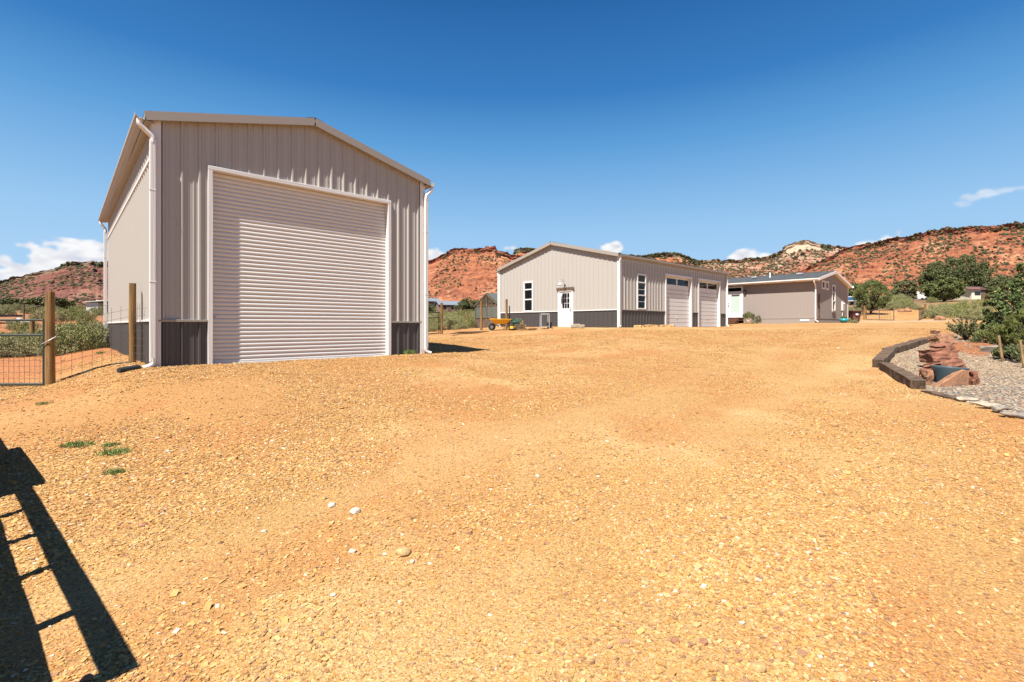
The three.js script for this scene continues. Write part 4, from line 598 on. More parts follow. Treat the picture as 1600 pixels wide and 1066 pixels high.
{
  const p = W(pixX(156, 92), 92, pixY(489.5, 92)), o = thing('tin_shed', 'pale tin shed with an open dark bay below the red mesa', 'shed', p, -YAW + .25);
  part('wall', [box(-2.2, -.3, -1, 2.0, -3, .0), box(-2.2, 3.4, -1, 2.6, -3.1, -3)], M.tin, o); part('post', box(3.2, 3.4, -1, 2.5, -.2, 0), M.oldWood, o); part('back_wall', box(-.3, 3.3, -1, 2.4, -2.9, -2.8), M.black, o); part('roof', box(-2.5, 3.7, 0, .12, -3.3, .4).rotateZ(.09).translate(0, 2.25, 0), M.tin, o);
  const q = onGround(30, 42), t = thing('propane_tank', 'white propane tank lying in the scrub behind the gate', 'tank', V3(q.x, pixY(511.5, 42), q.z), -YAW + .2); part('tank', [new THREE.CapsuleGeometry(.3, 1.3, 8, 16).rotateZ(Math.PI / 2).translate(0, .38, 0)], M.whitePaint, t); part('dome', rbox(-.15, .15, .66, .8, -.12, .12, .04), M.whitePaint, t); for (const x of [-.5, .5]) part('foot', box(x - .05, x + .05, -.3, .14, -.2, .2), M.galv, t);
  const f = onGround(3, 42), ft = thing('flatbed_trailer', 'low dark flatbed trailer with pale wheel rims in the scrub', 'trailer', V3(f.x, pixY(503, 42), f.z), -YAW - .1); part('bed', box(-2.6, .9, .45, .62, -.9, .9), M.trailer, ft); for (const x of [.05, .62]) { const wv = part('wheel', new THREE.TorusGeometry(.24, .09, 10, 20).translate(x, .32, 1.0), M.rubber, ft); part('rim', rod(V3(x, .32, .95), V3(x, .32, 1.06), .17, 14), M.whitePaint, wv); }
  const s = onGround(37, 46); single('brace_post', [rod(s, s.clone().add(V3(0, 1.65, 0)), .07, 8), rod(s.clone().add(V3(0, 1.2, 0)), s.clone().add(W(1.6, 0, 1.5)), .035, 6)], M.oldWood, 'dark fence post with a slanting brace beyond the scrub', 'post');
  const c = W(pixX(1433.5, 105), 105, pixY(470, 105)), ct = thing('cargo_trailer', 'white box cargo trailer parked at the foot of the red hill', 'trailer', c, -YAW - .3); part('body', rbox(-1.0, 3.4, .35, 2.0, -1.0, 1.0, .08), M.whitePaint, ct); for (const x of [.5, 1.2]) part('wheel', rod(V3(x, .3, .8), V3(x, .3, 1.02), .3, 14), M.rubber, ct); part('skirt', box(-.98, 3.38, .2, .35, -.95, .95), M.galv, ct); part('hitch', rod(V3(-1, .4, 0), V3(-2, .35, 0), .05), M.steel, ct);
}

// ---------------------------------------------------------------- the planted bed: old ties, sandstone slabs, glazed pot
{
  const tie = (a, b, label, h = .2, wd = .22, sink = 0) => { const A = W(...a), B = W(...b), L = A.distanceTo(B), g = roughen(new THREE.BoxGeometry(L, h, wd, 22, 4, 4), .026, 5, a[0]); const m = single('railway_tie', metreUV(faceted(g)), M.tie, label, 'timber', V3((A.x + B.x) / 2, (heightXD(...a) + heightXD(...b)) / 2 + h / 2 - .04 - sink, (A.z + B.z) / 2), Math.atan2(-(B.z - A.z), B.x - A.x)); m.rotation.order = 'YXZ'; m.rotation.z = Math.atan2(heightXD(...b) - heightXD(...a), L); return m; };
  tie([7.12, 8.45], [8.22, 10.65], 'weathered dark timber with a sawn end facing the grey pebbles'); tie([8.20, 10.82], [9.75, 12.45], 'weathered dark timber at the bend of the bed edging', .22); tie([9.75, 12.55], [11.45, 13.75], 'dark timber in the middle of the bed edging, behind the bend', .2); tie([11.4, 13.75], [13.3, 15.1], 'dark timber ending beside the topmost sandstone slab', .2); tie([7.03, 8.2], [6.98, 7.45], 'half buried splintered timber beside the pale edging stones', .14, .16, .07);
  const layered = (g, s) => { const p = g.attributes.position; for (let i = 0; i < p.count; i++) { const k = 1 - .10 * hash(Math.round(p.getY(i) * 34), s, 5), q = 1 - .10 * hash(Math.round(p.getY(i) * 34), s, 9); p.setX(i, p.getX(i) * k); p.setZ(i, p.getZ(i) * q); } return g; };
  const slab = (px, py, D, w, h, d, turn, tiltX, tiltZ, m, label, seed) => { const g = metreUV(faceted(roughen(layered(new THREE.BoxGeometry(w * .84, h * .92, d * .85, 7, 9, 5), seed), Math.min(w, h, d) * .24, 2.6 / Math.max(w, d), seed)), 1.4); const s = single('sandstone_slab', g, m, label, 'rock', pix(px, py, D)); s.rotation.set(tiltX, turn - YAW, tiltZ, 'YXZ'); return s; };
  const leanShape = prism([[0, 0], [.66, .0], [.70, .30], [.60, .33], [.34, .2], [.06, .04]], .09, .015).translate(-.35, 0, -.04);
  { const p = pix(1484, 608, 8.75), s = single('sandstone_slab', metreUV(faceted(roughen(leanShape, .018, 6)), 1.4), M.slab2, 'wedge shaped sandstone slab leaning in front of the glazed pot', 'rock', p); s.rotation.set(-.12, -YAW + .08, 0, 'YXZ'); }
  slab(1518.5, 593, 8.8, .14, .34, .2, .1, 0, .05, M.slab, 'upright sandstone block closing the right end of the leaning slab', 5);
  slab(1448.5, 591, 8.95, .14, .30, .2, -.1, 0, -.04, M.slab2, 'upright pale orange block standing beside the pot', 6);
  slab(1447, 585, 9.25, .2, .2, .22, .5, 0, .2, M.slab, 'small dark sandstone block behind the upright orange one', 7);
  slab(1477, 574, 9.75, .72, .26, .42, .1, -.35, .03, M.slab, 'broad sandstone slab just behind the glazed pot', 8);
  slab(1496, 577, 9.6, .3, .22, .3, .6, -.2, .1, M.slab, 'angular sandstone piece wedged between pot and broad slab', 9);
  slab(1468, 557, 10.4, .64, .30, .5, -.1, -.12, .02, M.slab, 'thick layered sandstone slab in the middle of the pile', 10);
  slab(1473, 545, 11.2, .46, .2, .4, .4, -.1, .16, M.slab, 'ragged sandstone slab sloping off the middle slab', 11);
  slab(1471, 532, 12.4, .58, .28, .4, .1, -.45, -.02, M.slab2, 'smooth pale slab at the top of the sandstone pile', 12);
  slab(1461.5, 519.5, 12.6, .2, .10, .18, .3, 0, 0, M.slab, 'small dark stone perched on the topmost slab', 13);
  slab(1487, 529, 12.9, .22, .16, .2, .3, 0, 0, M.greyStone, 'dark rounded stone beside the topmost slab', 14);
  const pt = thing('glazed_pot', 'tipped blue grey glazed flowerpot nested in the sandstone pile', 'pot', pix(1482, 603, 9.05)); pt.rotation.set(.06, 0, -.05); part('bowl', new THREE.LatheGeometry([[0, 0], [.17, 0], [.19, .02], [.265, .32], [.275, .35], [.265, .36], [.25, .35], [.235, .32], [.17, .04], [0, .04]].map(([a, b]) => new THREE.Vector2(a, b)), 36), M.glaze, pt); part('soil', rod(V3(0, .2, 0), V3(0, .22, 0), .21, 20), M.soil, pt);
  const r = rngOf(12), es = [[6.95, 7.4, .30], [6.85, 7.1, .26], [6.73, 6.8, .34], [6.6, 6.5, .28], [6.48, 6.2, .4], [6.42, 5.85, .34], [6.45, 5.5, .4]];
  const el = ['pale flat edging stone next to the splintered timber', 'small pale edging stone second from the splintered timber', 'rough tan edging stone third from the splintered timber', 'grey edging stone fourth from the splintered timber', 'long grey edging stone fifth from the splintered timber', 'grey edging stone sixth from the splintered timber', 'flat grey edging stone last in the row from the timber'];
  es.forEach(([X, D, s], i) => { const g = metreUV(faceted(roughen(new THREE.IcosahedronGeometry(s * .45, 3).scale(1, .24, .5), .05, 5, i + 3)), 1.4), p = W(X, D, heightXD(X, D) + .04); single('edging_stone', g, i < 3 ? M.edgeStone : M.greyStone, el[i], 'stone', p, 1.9 + r() * .5); });
  // survey stakes by the young trees
  for (const [px, py, D, lb] of [[1567, 566, 11.2, 'slanting pale wooden stake in the red earth mound'], [1601, 566, 10.4, 'orange wooden stake leaning under the dark green shrub']]) { const p = onGround(px, D); const s = single('wooden_stake', metreUV(box(-.025, .025, -.1, .62, -.012, .012)), M.lumber, lb, 'stake', p, -YAW); s.rotation.set(0, -YAW, .16, 'YXZ'); }
  // red boulders near the bend of the track
  [[1470, 497.5, 47, .42, 'rounded orange boulder under the sagebrush by the track'], [1418, 487, 62, .45, 'flat pale boulder beyond the open gate'], [1408, 487.5, 62, .32, 'small pale boulder beside the flat one beyond the gate']].forEach(([px, py, D, s, lb], i) => { single('boulder', metreUV(faceted(roughen(new THREE.IcosahedronGeometry(s, 3), s * .3, 1.1 / s, i + 20)), .6), M.slab2, lb, 'boulder', onGround(px, D, s * .1), i); });
  const gs = faceted(roughen(new THREE.BoxGeometry(.5, .2, .3, 6, 3, 4), .07, 4, 41)); single('grey_boulder', metreUV(gs), M.greyStone, 'long grey rock lying on the red earth by the dark shrub', 'rock', onGround(1553, 12.6, .06), -.4);
}

// ---------------------------------------------------------------- plants: many small leaves spread through each crown
const leafMat = (t = .3) => new THREE.MeshPhysicalMaterial({ vertexColors: true, roughness: .85, transmission: 0, side: THREE.DoubleSide });
const LEAF = leafMat();
function foliage(n, r, spot, len, wid, tone, up = 0.2) {
  const pos = new Float32Array(n * 18), col = new Float32Array(n * 18), d = V3(), s = V3(), a = V3(), q = V3();
  for (let i = 0; i < n; i++) {
    const p = spot(r), k = .65 + r() * .7, L = len * k, w = wid * k; d.set(r() - .5, r() - .5 + up, r() - .5).normalize(); s.set(r() - .5, (r() - .5) * .6, r() - .5).cross(d).normalize();
    const bend = d.clone().cross(s).multiplyScalar(L * .12 * (r() - .5)); const c = tone(r, p);
    const A = [p.x - d.x * L / 2, p.y - d.y * L / 2, p.z - d.z * L / 2], B = [p.x + s.x * w / 2 + bend.x, p.y + s.y * w / 2 + bend.y, p.z + s.z * w / 2 + bend.z], C = [p.x + d.x * L / 2, p.y + d.y * L / 2, p.z + d.z * L / 2], E = [p.x - s.x * w / 2 + bend.x, p.y - s.y * w / 2 + bend.y, p.z - s.z * w / 2 + bend.z];
    pos.set([...A, ...B, ...C, ...A, ...C, ...E], i * 18); for (let m = 0; m < 6; m++) col.set(c, i * 18 + m * 3);
  }
  const g = new THREE.BufferGeometry(); g.setAttribute('position', new THREE.BufferAttribute(pos, 3)); g.setAttribute('color', new THREE.BufferAttribute(col, 3)); g.computeVertexNormals(); return g;
}
const gauss = (r) => (r() + r() + r() - 1.5) / 1.5;
const tones = {
  sage: (r) => { const k = .7 + r() * .6, y = r(); return y < .14 ? [.30 * k, .24 * k, .11 * k] : [.190 * k, .195 * k, .080 * k]; },
  rabbit: (r) => { const k = .7 + r() * .6; return r() < .12 ? [.30 * k, .25 * k, .11 * k] : [.150 * k, .170 * k, .045 * k]; },
  juniper: (r) => { const k = .6 + r() * .8; return [.095 * k, .112 * k, .028 * k]; },
  dark: (r) => { const k = .6 + r() * .8; return [.080 * k, .090 * k, .028 * k]; },
  olive: (r) => { const k = .6 + r() * .8; return [.118 * k, .122 * k, .046 * k]; },
  glossy: (r) => { const k = .6 + r() * .8; return r() < .1 ? [.20 * k, .18 * k, .05 * k] : [.064 * k, .095 * k, .022 * k]; },
  lime: (r) => { const k = .7 + r() * .6; return [.11 * k, .125 * k, .024 * k]; },
  grass: (r) => { const k = .7 + r() * .6; return r() < .25 ? [.22 * k, .20 * k, .07 * k] : [.13 * k, .20 * k, .045 * k]; },
};
// shrub or tree: clumps of leaves round limb ends
function limbs(ends, base, r0) { return ends.map((e) => { const m = base.clone().lerp(e, .5).add(V3(0, -.06 * e.y, 0)); return new THREE.TubeGeometry(new THREE.QuadraticBezierCurve3(base, m, e), 4, r0, 5, false); }); }
function crownSpots(rx, ry, cy, clumps, r, shell = .55, flat0 = false) { const c = []; for (let i = 0; i < clumps; i++) { const u = r() * 2 * Math.PI, v = flat0 ? r() : r() * 1.75 - .75, q = Math.sqrt(Math.max(0, 1 - Math.min(1, v * v))), k = shell + (1 - shell) * Math.cbrt(r()) * (.85 + r() * .3); c.push(V3(Math.cos(u) * q * rx * k, cy + v * ry * k, Math.sin(u) * q * rx * k)); } return c; }
function bush(name, label, cat, { rx, h, clumps, leaves, len, wid, tone, seed, spread = .26, group, stemMat = M.bark }) {
  const r = rngOf(seed), o = thing(name, label, cat, V3(0, 0, 0), 0, group), c = crownSpots(rx, h * .82, h * .14, clumps, r, .45, true);
  part('stems', limbs(c.filter((_, i) => i % 2 === 0).slice(0, 26), V3(0, -.05, 0), Math.max(.008, rx * .012)), stemMat, o);
  part('foliage', foliage(leaves, r, () => { const q = c[Math.floor(r() * c.length)]; return V3(q.x + gauss(r) * rx * spread, Math.max(.02, q.y + gauss(r) * h * spread), q.z + gauss(r) * rx * spread); }, len, wid, tone, .5), LEAF, o); return o;
}
function tree(name, label, { rx, h, trunkH, clumps, leaves, len, wid, tone, seed, group, spread = .2, trunkR = .16, ry }) {
  const r = rngOf(seed), o = thing(name, label, 'tree', V3(0, 0, 0), 0, group), RY = ry || (h - trunkH) / 1.75, cy = h - RY, c = crownSpots(rx, RY, cy, clumps, r, .5);
  const tr = part('trunk', [new THREE.CylinderGeometry(trunkR * .55, trunkR, cy + .3, 9, 4).translate(gauss(r) * .05, (cy - .3) / 2, 0), ...limbs(c.filter((_, i) => i % 3 === 0).slice(0, 22), V3(0, Math.max(.3, trunkH * .8), 0), trunkR * .3)], M.bark, o);
  part('crown', foliage(leaves, r, () => { const q = c[Math.floor(r() * c.length)]; return V3(q.x + gauss(r) * rx * spread, q.y + gauss(r) * RY * spread, q.z + gauss(r) * rx * spread); }, len, wid, tone), LEAF, o); return o;
}
const put = (o, px, D, dy = 0, turn = 0, s = 1) => { o.position.copy(onGround(px, D, dy)); o.rotation.y = turn; o.scale.setScalar(s); return o; };
const rv = rngOf(2024);
{ // grey-green sagebrush, left paddock and between the buildings
  const protos = [0, 1, 2].map((i) => bush('sagebrush', 'grey green sagebrush growing in the red paddock behind the mesh gate', 'sagebrush', { rx: .95, h: 1.15, clumps: 60, leaves: 4200, len: .085, wid: .026, tone: i === 1 ? tones.rabbit : tones.sage, seed: 31 + i, group: 'sagebrush in the paddock' }));
  let k = 0; const used = [false, false, false];
  const add = (px, D, s, label, group) => { const i = k++ % 3; let o = protos[i]; if (used[i]) o = copyOf(o, V3(0, 0, 0), 0); used[i] = true; put(o, px, D, -.05, rv() * 6.3, s * .66); if (label) { o.userData.label = label; o.userData.group = group; } return o; };
  for (let i = 0; i < 34; i++) { const D = 16.5 + Math.pow(rv(), 1.3) * 20; add(-60 + rv() * 232, D, .75 + rv() * .5); }
  for (const [px, D, s] of [[-40, 16.4, 1.1], [-8, 16.8, 1.15], [22, 16.2, 1.05], [44, 17.6, 1], [66, 16.9, 1.1], [96, 16.4, 1.2], [118, 16.9, 1.25], [140, 17.6, 1.25], [160, 18.6, 1.2], [176, 20, 1.2], [108, 20, 1.4], [150, 22, 1.4], [130, 25, 1.5]]) add(px, D, s);
  for (const [px, D, s] of [[640, 28, 1.1], [664, 28.5, 1.15], [676, 30, 1.1], [700, 30.5, 1.25], [714, 31.5, 1.2], [728, 34.5, 1.25], [738, 37, 1.2], [690, 34, 1.3], [650, 33, 1.3], [672, 37, 1.4], [706, 38, 1.5], [722, 40, 1.3], [742, 43, 1.3], [658, 42, 1.4], [686, 44, 1.4]]) add(px, D, s, 'grey green sagebrush between the tall garage and the greenhouse', 'sagebrush behind the garage');
  for (const [px, D, s] of [[1458, 50, 1.5], [1474, 51, 1.7], [1490, 52, 1.6], [1462, 55, 1.7], [1482, 57, 1.7], [1504, 46, 1.5], [1520, 44, 1.5], [1534, 42, 1.4], [1500, 54, 1.8], [1550, 48, 1.6], [1512, 58, 1.8], [1540, 60, 1.8]]) add(px, D, s, 'large grey green sagebrush on the red bank right of the gate', 'sagebrush beside the right hand gate post');
  for (const [px, D, s] of [[1395, 66, 1.7], [1404, 69, 1.7], [1385, 70, 1.7], [1376, 72, 1.6], [1368, 67, 1.3], [1415, 68, 1.6], [1336, 58, 1.4], [1329, 60, 1.4], [1341, 62, 1.5], [1424, 66, 1.4], [1434, 64, .9], [1391, 76, 2.2], [1402, 80, 2.2], [1410, 86, 2.2], [1420, 74, 1.3]]) add(px, D, s, 'pale sagebrush on the rise beyond the open wire gate', 'sagebrush beyond the wire gate');
  const r = rngOf(17); for (let i = 0; i < 70; i++) { const D = 45 + r() * 75; add(-120 + r() * 300, D, 1.1 + r() * .9, 'distant low sagebrush on the plain below the red mesa', 'sagebrush on the far plain'); }
  for (let i = 0; i < 40; i++) { const D = 48 + r() * 80; add(610 + r() * 150, D, 1.1 + r() * .9, 'distant sagebrush in front of the brown cabins', 'sagebrush before the cabins'); }
  for (let i = 0; i < 40; i++) { const D = 75 + r() * 70; add(1330 + r() * 330, D, 1.3 + r() * 1.1, 'distant sagebrush at the foot of the red hillside', 'sagebrush at the hill foot'); }
}
{ // trees behind
  const a = tree('juniper_tree', 'round green juniper standing behind the waste bin', { rx: 1.9, h: 4.2, trunkH: .5, clumps: 120, leaves: 15000, len: .16, wid: .055, tone: tones.juniper, seed: 51, ry: 1.9, spread: .2 }); put(a, 1361, 60);
  const B = (lb, px, D, rx, h, tone, seed, leaves = 12000, tH = .6) => put(tree('cottonwood_tree', lb, { rx, h, trunkH: tH, clumps: 90, leaves, len: .34, wid: .15, tone, seed, trunkR: .3, spread: .22 }), px, D, 0, seed);
  B('tall dark tree at the left of the grove below the red hill', 1468, 92, 3.0, 7.0, tones.dark, 61); B('tallest dark tree in the middle of the grove', 1494, 95, 4.0, 8.6, tones.dark, 62, 15000); B('broad dark tree at the right of the grove', 1520, 98, 2.9, 7.6, tones.dark, 63); B('lower dark tree in front of the grove by the cargo trailer', 1466, 112, 3.0, 6.0, tones.dark, 64); B('olive green tree in front of the grove near the cottage', 1476, 82, 2.5, 4.4, tones.juniper, 65); B('olive green tree beyond the cream cottage', 1562, 118, 2.6, 4.6, tones.olive, 66);
  B('brownish bare looking tree left of the cargo trailer', 1414, 100, 2.3, 4.2, tones.olive, 67, 6000); B('low dark tree beside the cottage drive', 1566, 78, 1.9, 3.2, tones.dark, 68); B('dark bushy tree behind the right side of the house', 1331, 88, 2.4, 4.0, tones.juniper, 69, 7000);
  const lowTree = (lb, px, D, rx, h, seed) => put(tree('cabin_tree', lb, { rx, h, trunkH: .4, clumps: 70, leaves: 6000, len: .5, wid: .24, tone: tones.dark, seed, trunkR: .2, spread: .25 }), px, D, 0, seed);
  lowTree('dark green tree right of the blue roofed cabin', 733, 135, 3.6, 4.6, 71); lowTree('dark green tree close against the blue roofed cabin', 717, 160, 3.2, 3.8, 72); lowTree('dark green tree behind the blue roofed cabin', 694, 185, 4, 4.2, 73); lowTree('dark green tree beside the half hidden cabin', 680, 150, 2.3, 2.9, 74); lowTree('dark low tree between cabin and sagebrush', 663, 140, 3, 3.2, 75); lowTree('dark round tree on the plain behind the short post', 22, 110, 3.2, 2.3, 76); lowTree('dark round tree on the plain behind the thick gate post', 78, 105, 4.0, 2.8, 77); lowTree('dark tree at the foot of the mesa behind the greenhouse', 745, 170, 3.4, 4, 78);
}
{ // near plants on the right
  const sprays = (name, label, n, R, h, leaves, tone, seed, len, wid) => { const r = rngOf(seed), o = thing(name, label, 'shrub'), tips = []; for (let i = 0; i < n; i++) { const a = r() * 6.3, q = R * Math.sqrt(r()); tips.push(V3(Math.cos(a) * q, h * (.55 + .45 * r()) * (1 - .35 * q / R), Math.sin(a) * q)); } part('stems', tips.map((t) => new THREE.TubeGeometry(new THREE.QuadraticBezierCurve3(V3(0, -.03, 0), V3(t.x * .3, t.y * .55, t.z * .3), t), 5, .006, 4, false)), M.bark, o); part('foliage', foliage(leaves, r, () => { const t = tips[Math.floor(r() * n)], k = .25 + .75 * Math.sqrt(r()), u = 1 - k; return V3(2 * u * k * t.x * .3 + k * k * t.x + gauss(r) * .035, 2 * u * k * t.y * .55 + k * k * t.y + gauss(r) * .03, 2 * u * k * t.z * .3 + k * k * t.z + gauss(r) * .035); }, len, wid, tone, .6), LEAF, o); return o; };
  put(sprays('young_shrub', 'open twiggy young shrub on the red earth behind the sandstone pile', 46, .62, .85, 1900, tones.olive, 81, .085, .026), 1510, 15.3);
  put(sprays('young_shrub', 'loose feathery shrub in front of the glossy leaved tree', 60, .6, .9, 2600, tones.lime, 181, .11, .02), 1572, 12.9);
  const P = (lb, px, D, rx, h, tone, seed, leaves, len, wid) => put(tree('leafy_tree', lb, { rx, h, trunkH: .2, clumps: 60, leaves: Math.round(leaves * .62), len, wid, tone, seed, trunkR: .04, spread: .13 }), px, D, 0, seed);
  P('dark glossy leaved tree at the edge of the planted bed', 1588, 14.2, .75, 1.45, tones.glossy, 82, 6500, .10, .055); P('tall glossy leaved tree behind the wooden stakes', 1632, 14.5, 1.1, 2.35, tones.glossy, 83, 9000, .11, .06); P('yellow green feathery tree beside the slanting stake', 1606, 12.3, .5, 1.05, tones.lime, 84, 5200, .15, .016); P('bushy lime green tree under the glossy one', 1650, 12.5, .8, 1.4, tones.lime, 85, 6000, .15, .018); P('dark leafy tree behind the yellow green one', 1618, 17.5, 1.1, 2.3, tones.dark, 86, 8000, .12, .05); P('dark green low tree left of the glossy tree', 1566, 15.5, .5, .9, tones.glossy, 87, 4200, .10, .05); P('tall loose tree against the red hillside', 1640, 20, 1.4, 3.3, tones.juniper, 88, 9000, .13, .05); P('dark leafy tree behind the slanting stake', 1592, 19, 1.0, 1.9, tones.olive, 89, 8000, .12, .05);
  const gd = bush('ground_shrub', 'dark low shrub on the red mound behind the grey rock', 'shrub', { rx: .45, h: .5, clumps: 40, leaves: 2200, len: .08, wid: .03, tone: tones.dark, seed: 91 }); put(gd, 1553, 14.2); const g2 = bush('ground_shrub', 'dark low shrub at the foot of the wooden stakes', 'shrub', { rx: .5, h: .34, clumps: 40, leaves: 2200, len: .08, wid: .03, tone: tones.dark, seed: 92 }); put(g2, 1588, 11.3);
  // leaves in the two pots
  const r = rngOf(93), pl = (o, y, R, h, n) => { part('foliage', foliage(n, r, () => { const a = r() * 6.3, q = Math.sqrt(r()) * R; return V3(Math.cos(a) * q, y + r() * h * (1 - .5 * q / R), Math.sin(a) * q); }, .10, .045, tones.olive, .6), LEAF, o); delete o.userData.leaf; };
  pl(pottedShrub, .42, .42, .55, 1500); pl(pottedPlant, .30, .22, .3, 420);
  const hp = bush('ground_shrub', 'small green plant beside the white pot at the steps', 'shrub', { rx: .3, h: .6, clumps: 20, leaves: 900, len: .08, wid: .03, tone: tones.olive, seed: 94 }); const H = W(21.82, 34.8); hp.position.set(H.x - .5, groundAt(H.x - .5, H.z - 3.8), H.z - 3.8); const h2 = bush('ground_shrub', 'small grey plant below the meter box of the house', 'shrub', { rx: .4, h: .5, clumps: 20, leaves: 900, len: .08, wid: .03, tone: tones.sage, seed: 95 }); h2.position.set(H.x + 7.6, groundAt(H.x + 7.6, H.z + .7), H.z + .7);
}
{ // grass tufts on the drive
  const r = rngOf(5), T = (px, D, n, R, h, lb) => { const g = foliage(n, r, () => { const a = r() * 6.3, m = .45 + .55 * fbm(Math.cos(a) * 2 + px, Math.sin(a) * 2 + D, 0, 2), q = Math.pow(r(), .75) * R * m * 1.5; return V3(Math.cos(a) * q, h * (.12 + .3 * r()), Math.sin(a) * q * .6); }, h, .007, tones.grass, .55); const m = single('grass_tuft', g, LEAF, lb, 'grass', onGround(px, D, 0), -YAW + .1); return m; };
  const dAt = (px, py) => { let D = 3; for (let i = 0; i < 40; i++) D = clamp((EYE - heightXD(pixX(px, D), D)) * F / (py - HY), 1, 60); return D; };
  T(120, dAt(120, 697), 340, .17, .075, 'low green grass tuft on the gravel near the gate'); T(180, dAt(180, 709), 320, .16, .075, 'low green grass tuft, larger of a close pair'); T(174, dAt(174, 697), 130, .09, .06, 'small grass tuft just behind the larger of the pair'); T(180, dAt(180, 740), 160, .11, .06, 'low grass tuft lying apart in front of the pair'); T(68, dAt(68, 632), 120, .11, .06, 'small grass tuft close to the thick gate post'); T(638, 13.2, 260, .16, .16, 'upright grass tuft growing at the corner of the tall garage'); T(156, 14.5, 120, .15, .12, 'faint grass tuft by the side wall of the tall garage');
}

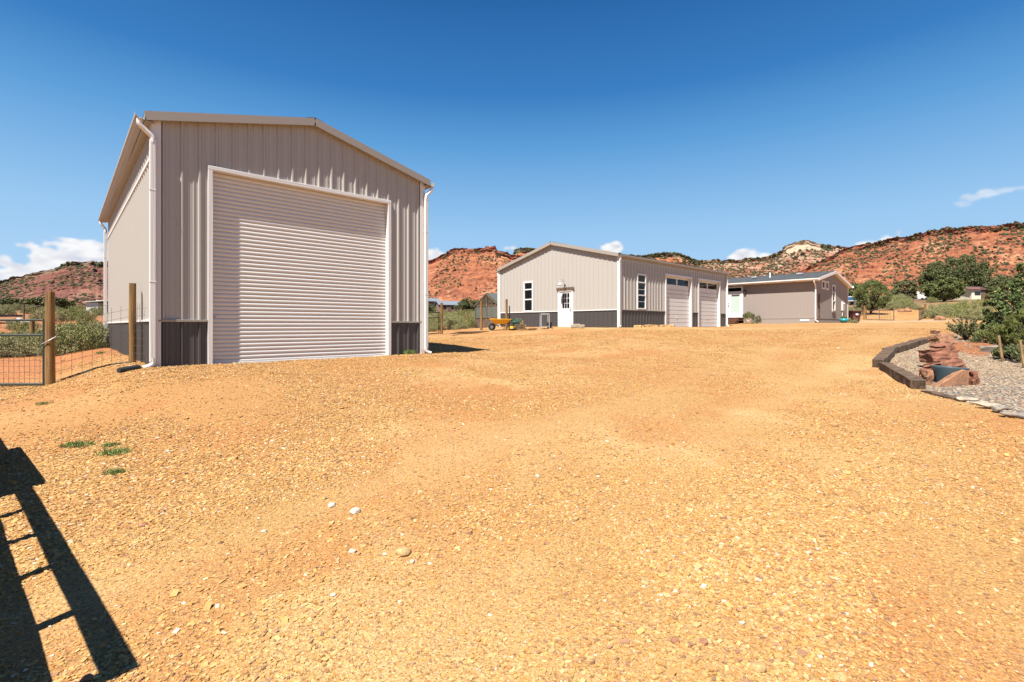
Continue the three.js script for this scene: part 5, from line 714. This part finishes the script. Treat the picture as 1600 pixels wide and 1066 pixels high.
// ---------------------------------------------------------------- loose stone: drive gravel and the grey pebbles of the bed
{
  const geo = faceted(roughen(new THREE.BoxGeometry(1.7, 1.5, 1.6), .62, .9, 3)), mtl = mat(rgb(1, 1, 1), .92);
  const r = rngOf(606), N = 480000, im = new THREE.InstancedMesh(geo, mtl, N), mx = new THREE.Matrix4(), q = new THREE.Quaternion(), e = new THREE.Euler(), c = new THREE.Color(); let n = 0;
  while (n < N) {
    const az = (r() * 2 - 1) * 1.02, D = 1.25 * Math.pow(22 / 1.25, Math.pow(r(), .92)), X = Math.tan(az) * D; if (inside(bedOutline, X, D)) continue;
    const p = W(X, D); if (p.x > 1.25 && p.x < 7.5 && p.z < -11.6 && p.z > -24) continue; if (p.x > 21.3 && p.z < -14.6) continue;
    const ea = earthiness(X, D); if (r() < ea * .85) continue;
    const bare = fbm(p.x * .55 + 31, p.z * .55 + 8, 0, 3); if (r() > (.16 + sstep(.38, .60, bare) * 1.1) * (1 - .22 * track(X, D))) continue;
    const base = (.0027 + .00050 * D) * (1 - .35 * track(X, D)), s = base * (.7 + Math.pow(r(), 3.6) * lerp(2.3, 1.1, sstep(3, 12, D))) * (r() < .006 ? 1.9 : 1), fl = .38 + r() * .35;
    e.set((r() - .5) * .7, r() * 6.3, (r() - .5) * .7); q.setFromEuler(e); p.y = heightXD(X, D) + s * fl * .22; mx.compose(p, q, V3(s * (.8 + r() * .6), s * fl, s * (.7 + r() * .4))); im.setMatrixAt(n, mx);
    const k = .70 + r() * .38, w = r(); if (w < .02) c.setRGB(.62 * k, .52 * k, .39 * k); else if (w < .10) c.setRGB(.30 * k, .16 * k, .085 * k); else if (w < .30) c.setRGB(.46 * k, .225 * k, .062 * k); else if (w < .5) c.setRGB(.55 * k, .355 * k, .155 * k); else c.setRGB(.51 * k, .295 * k, .098 * k);
    c.multiplyScalar(.88); im.setColorAt(n, c); n++;
  }
  im.name = 'drive_gravel'; im.castShadow = im.receiveShadow = true; im.userData = { kind: 'stuff', label: 'loose orange gravel chips covering the drive', category: 'gravel' }; scene.add(im);
  const N2 = 130000, pb = new THREE.InstancedMesh(faceted(roughen(new THREE.IcosahedronGeometry(1, 1), .22, .9, 6)), mtl, N2); n = 0;
  while (n < N2) {
    const D = 4.7 * Math.pow(18 / 4.7, r()), X = 6.2 + r() * 17; if (!inside(bedOutline, X, D) || X / D > 1.5) continue; const red = inRed(X, D); if (red && r() < .93) continue;
    const near = 1 - sstep(8, 10.5, D), s = (.0065 + .00055 * D) * (.7 + r() * r() * 1.5) * (near > .5 ? 1.25 : 1); const p = W(X, D, heightXD(X, D) + s * .25); e.set((r() - .5) * .5, r() * 6.3, (r() - .5) * .5); q.setFromEuler(e); mx.compose(p, q, V3(s * 1.2, s * .6, s * .85)); pb.setMatrixAt(n, mx);
    const k = .58 + r() * .5, w = r(); if (w < .12) c.setRGB(.42 * k, .35 * k, .26 * k); else if (w < .12 + .40 * near) c.setRGB(.13 * k, .115 * k, .105 * k); else if (w < .66) c.setRGB(.30 * k, .215 * k, .135 * k); else if (w < .8) c.setRGB(.28 * k, .165 * k, .10 * k); else c.setRGB(.35 * k, .265 * k, .17 * k); c.multiplyScalar(.80); pb.setColorAt(n, c); n++;
  }
  pb.name = 'bed_pebbles'; pb.castShadow = pb.receiveShadow = true; pb.userData = { kind: 'stuff', label: 'grey and tan river pebbles spread over the planted bed', category: 'pebbles' }; scene.add(pb);
  // the few larger stones that can be told apart
  const dAt = (px, py) => { let D = 3; for (let i = 0; i < 40; i++) D = clamp((EYE - heightXD(pixX(px, D), D)) * F / (py - HY), 1, 60); return D; };
  const big = [[555, 801, 16, 0, 'larger of two white stones lying close together on the gravel'], [519, 791, 13, 0, 'smaller of two white stones lying close together'], [551, 863, 12, 0, 'small white stone in front of the close white pair'], [628, 866, 22, 1, 'broken tan stone half sunk in the gravel'], [644, 879, 9, 0, 'white stone chip beside the broken tan stone'], [601, 867, 7, 0, 'little white chip left of the broken tan stone'], [521, 931, 9, 0, 'white stone lying alone in the packed dirt'], [412, 832, 9, 0, 'pale stone near the barred shadow'], [1008, 912, 13, 1, 'tan stone on the open gravel'], [1185, 1045, 22, 1, 'large tan stone in the rough gravel'], [1100, 1005, 14, 2, 'rusty brown stone in the rough gravel'], [1054, 1002, 13, 2, 'brown flat stone near the rusty one'], [135, 1062, 16, 2, 'reddish stone at the end of the barred shadow'], [840, 745, 9, 0, 'white chip in the middle of the drive'], [224, 822, 12, 2, 'flat reddish chip beside the barred shadow'], [263, 706, 7, 0, 'white chip beyond the grass tufts'], [900, 812, 9, 1, 'pale tan chip in a gravel ridge'], [1300, 965, 10, 1, 'tan stone in coarse gravel'], [1160, 975, 9, 0, 'whitish flat chip in coarse gravel']];
  for (const [i, [px, py, w, k, lb]] of big.entries()) { const D = dAt(px, py), s = w / F * D * .55; single('loose_stone', metreUV(faceted(roughen(new THREE.IcosahedronGeometry(s, 2), s * .35, 1 / s, i)).scale(1, .6, .85), 3), [M.paleStone, M.tanStone, M.chip][k], lb, 'stone', onGround(px, D, s * .2), i); }
}
shadowed(scene);
renderer.render(scene, camera);
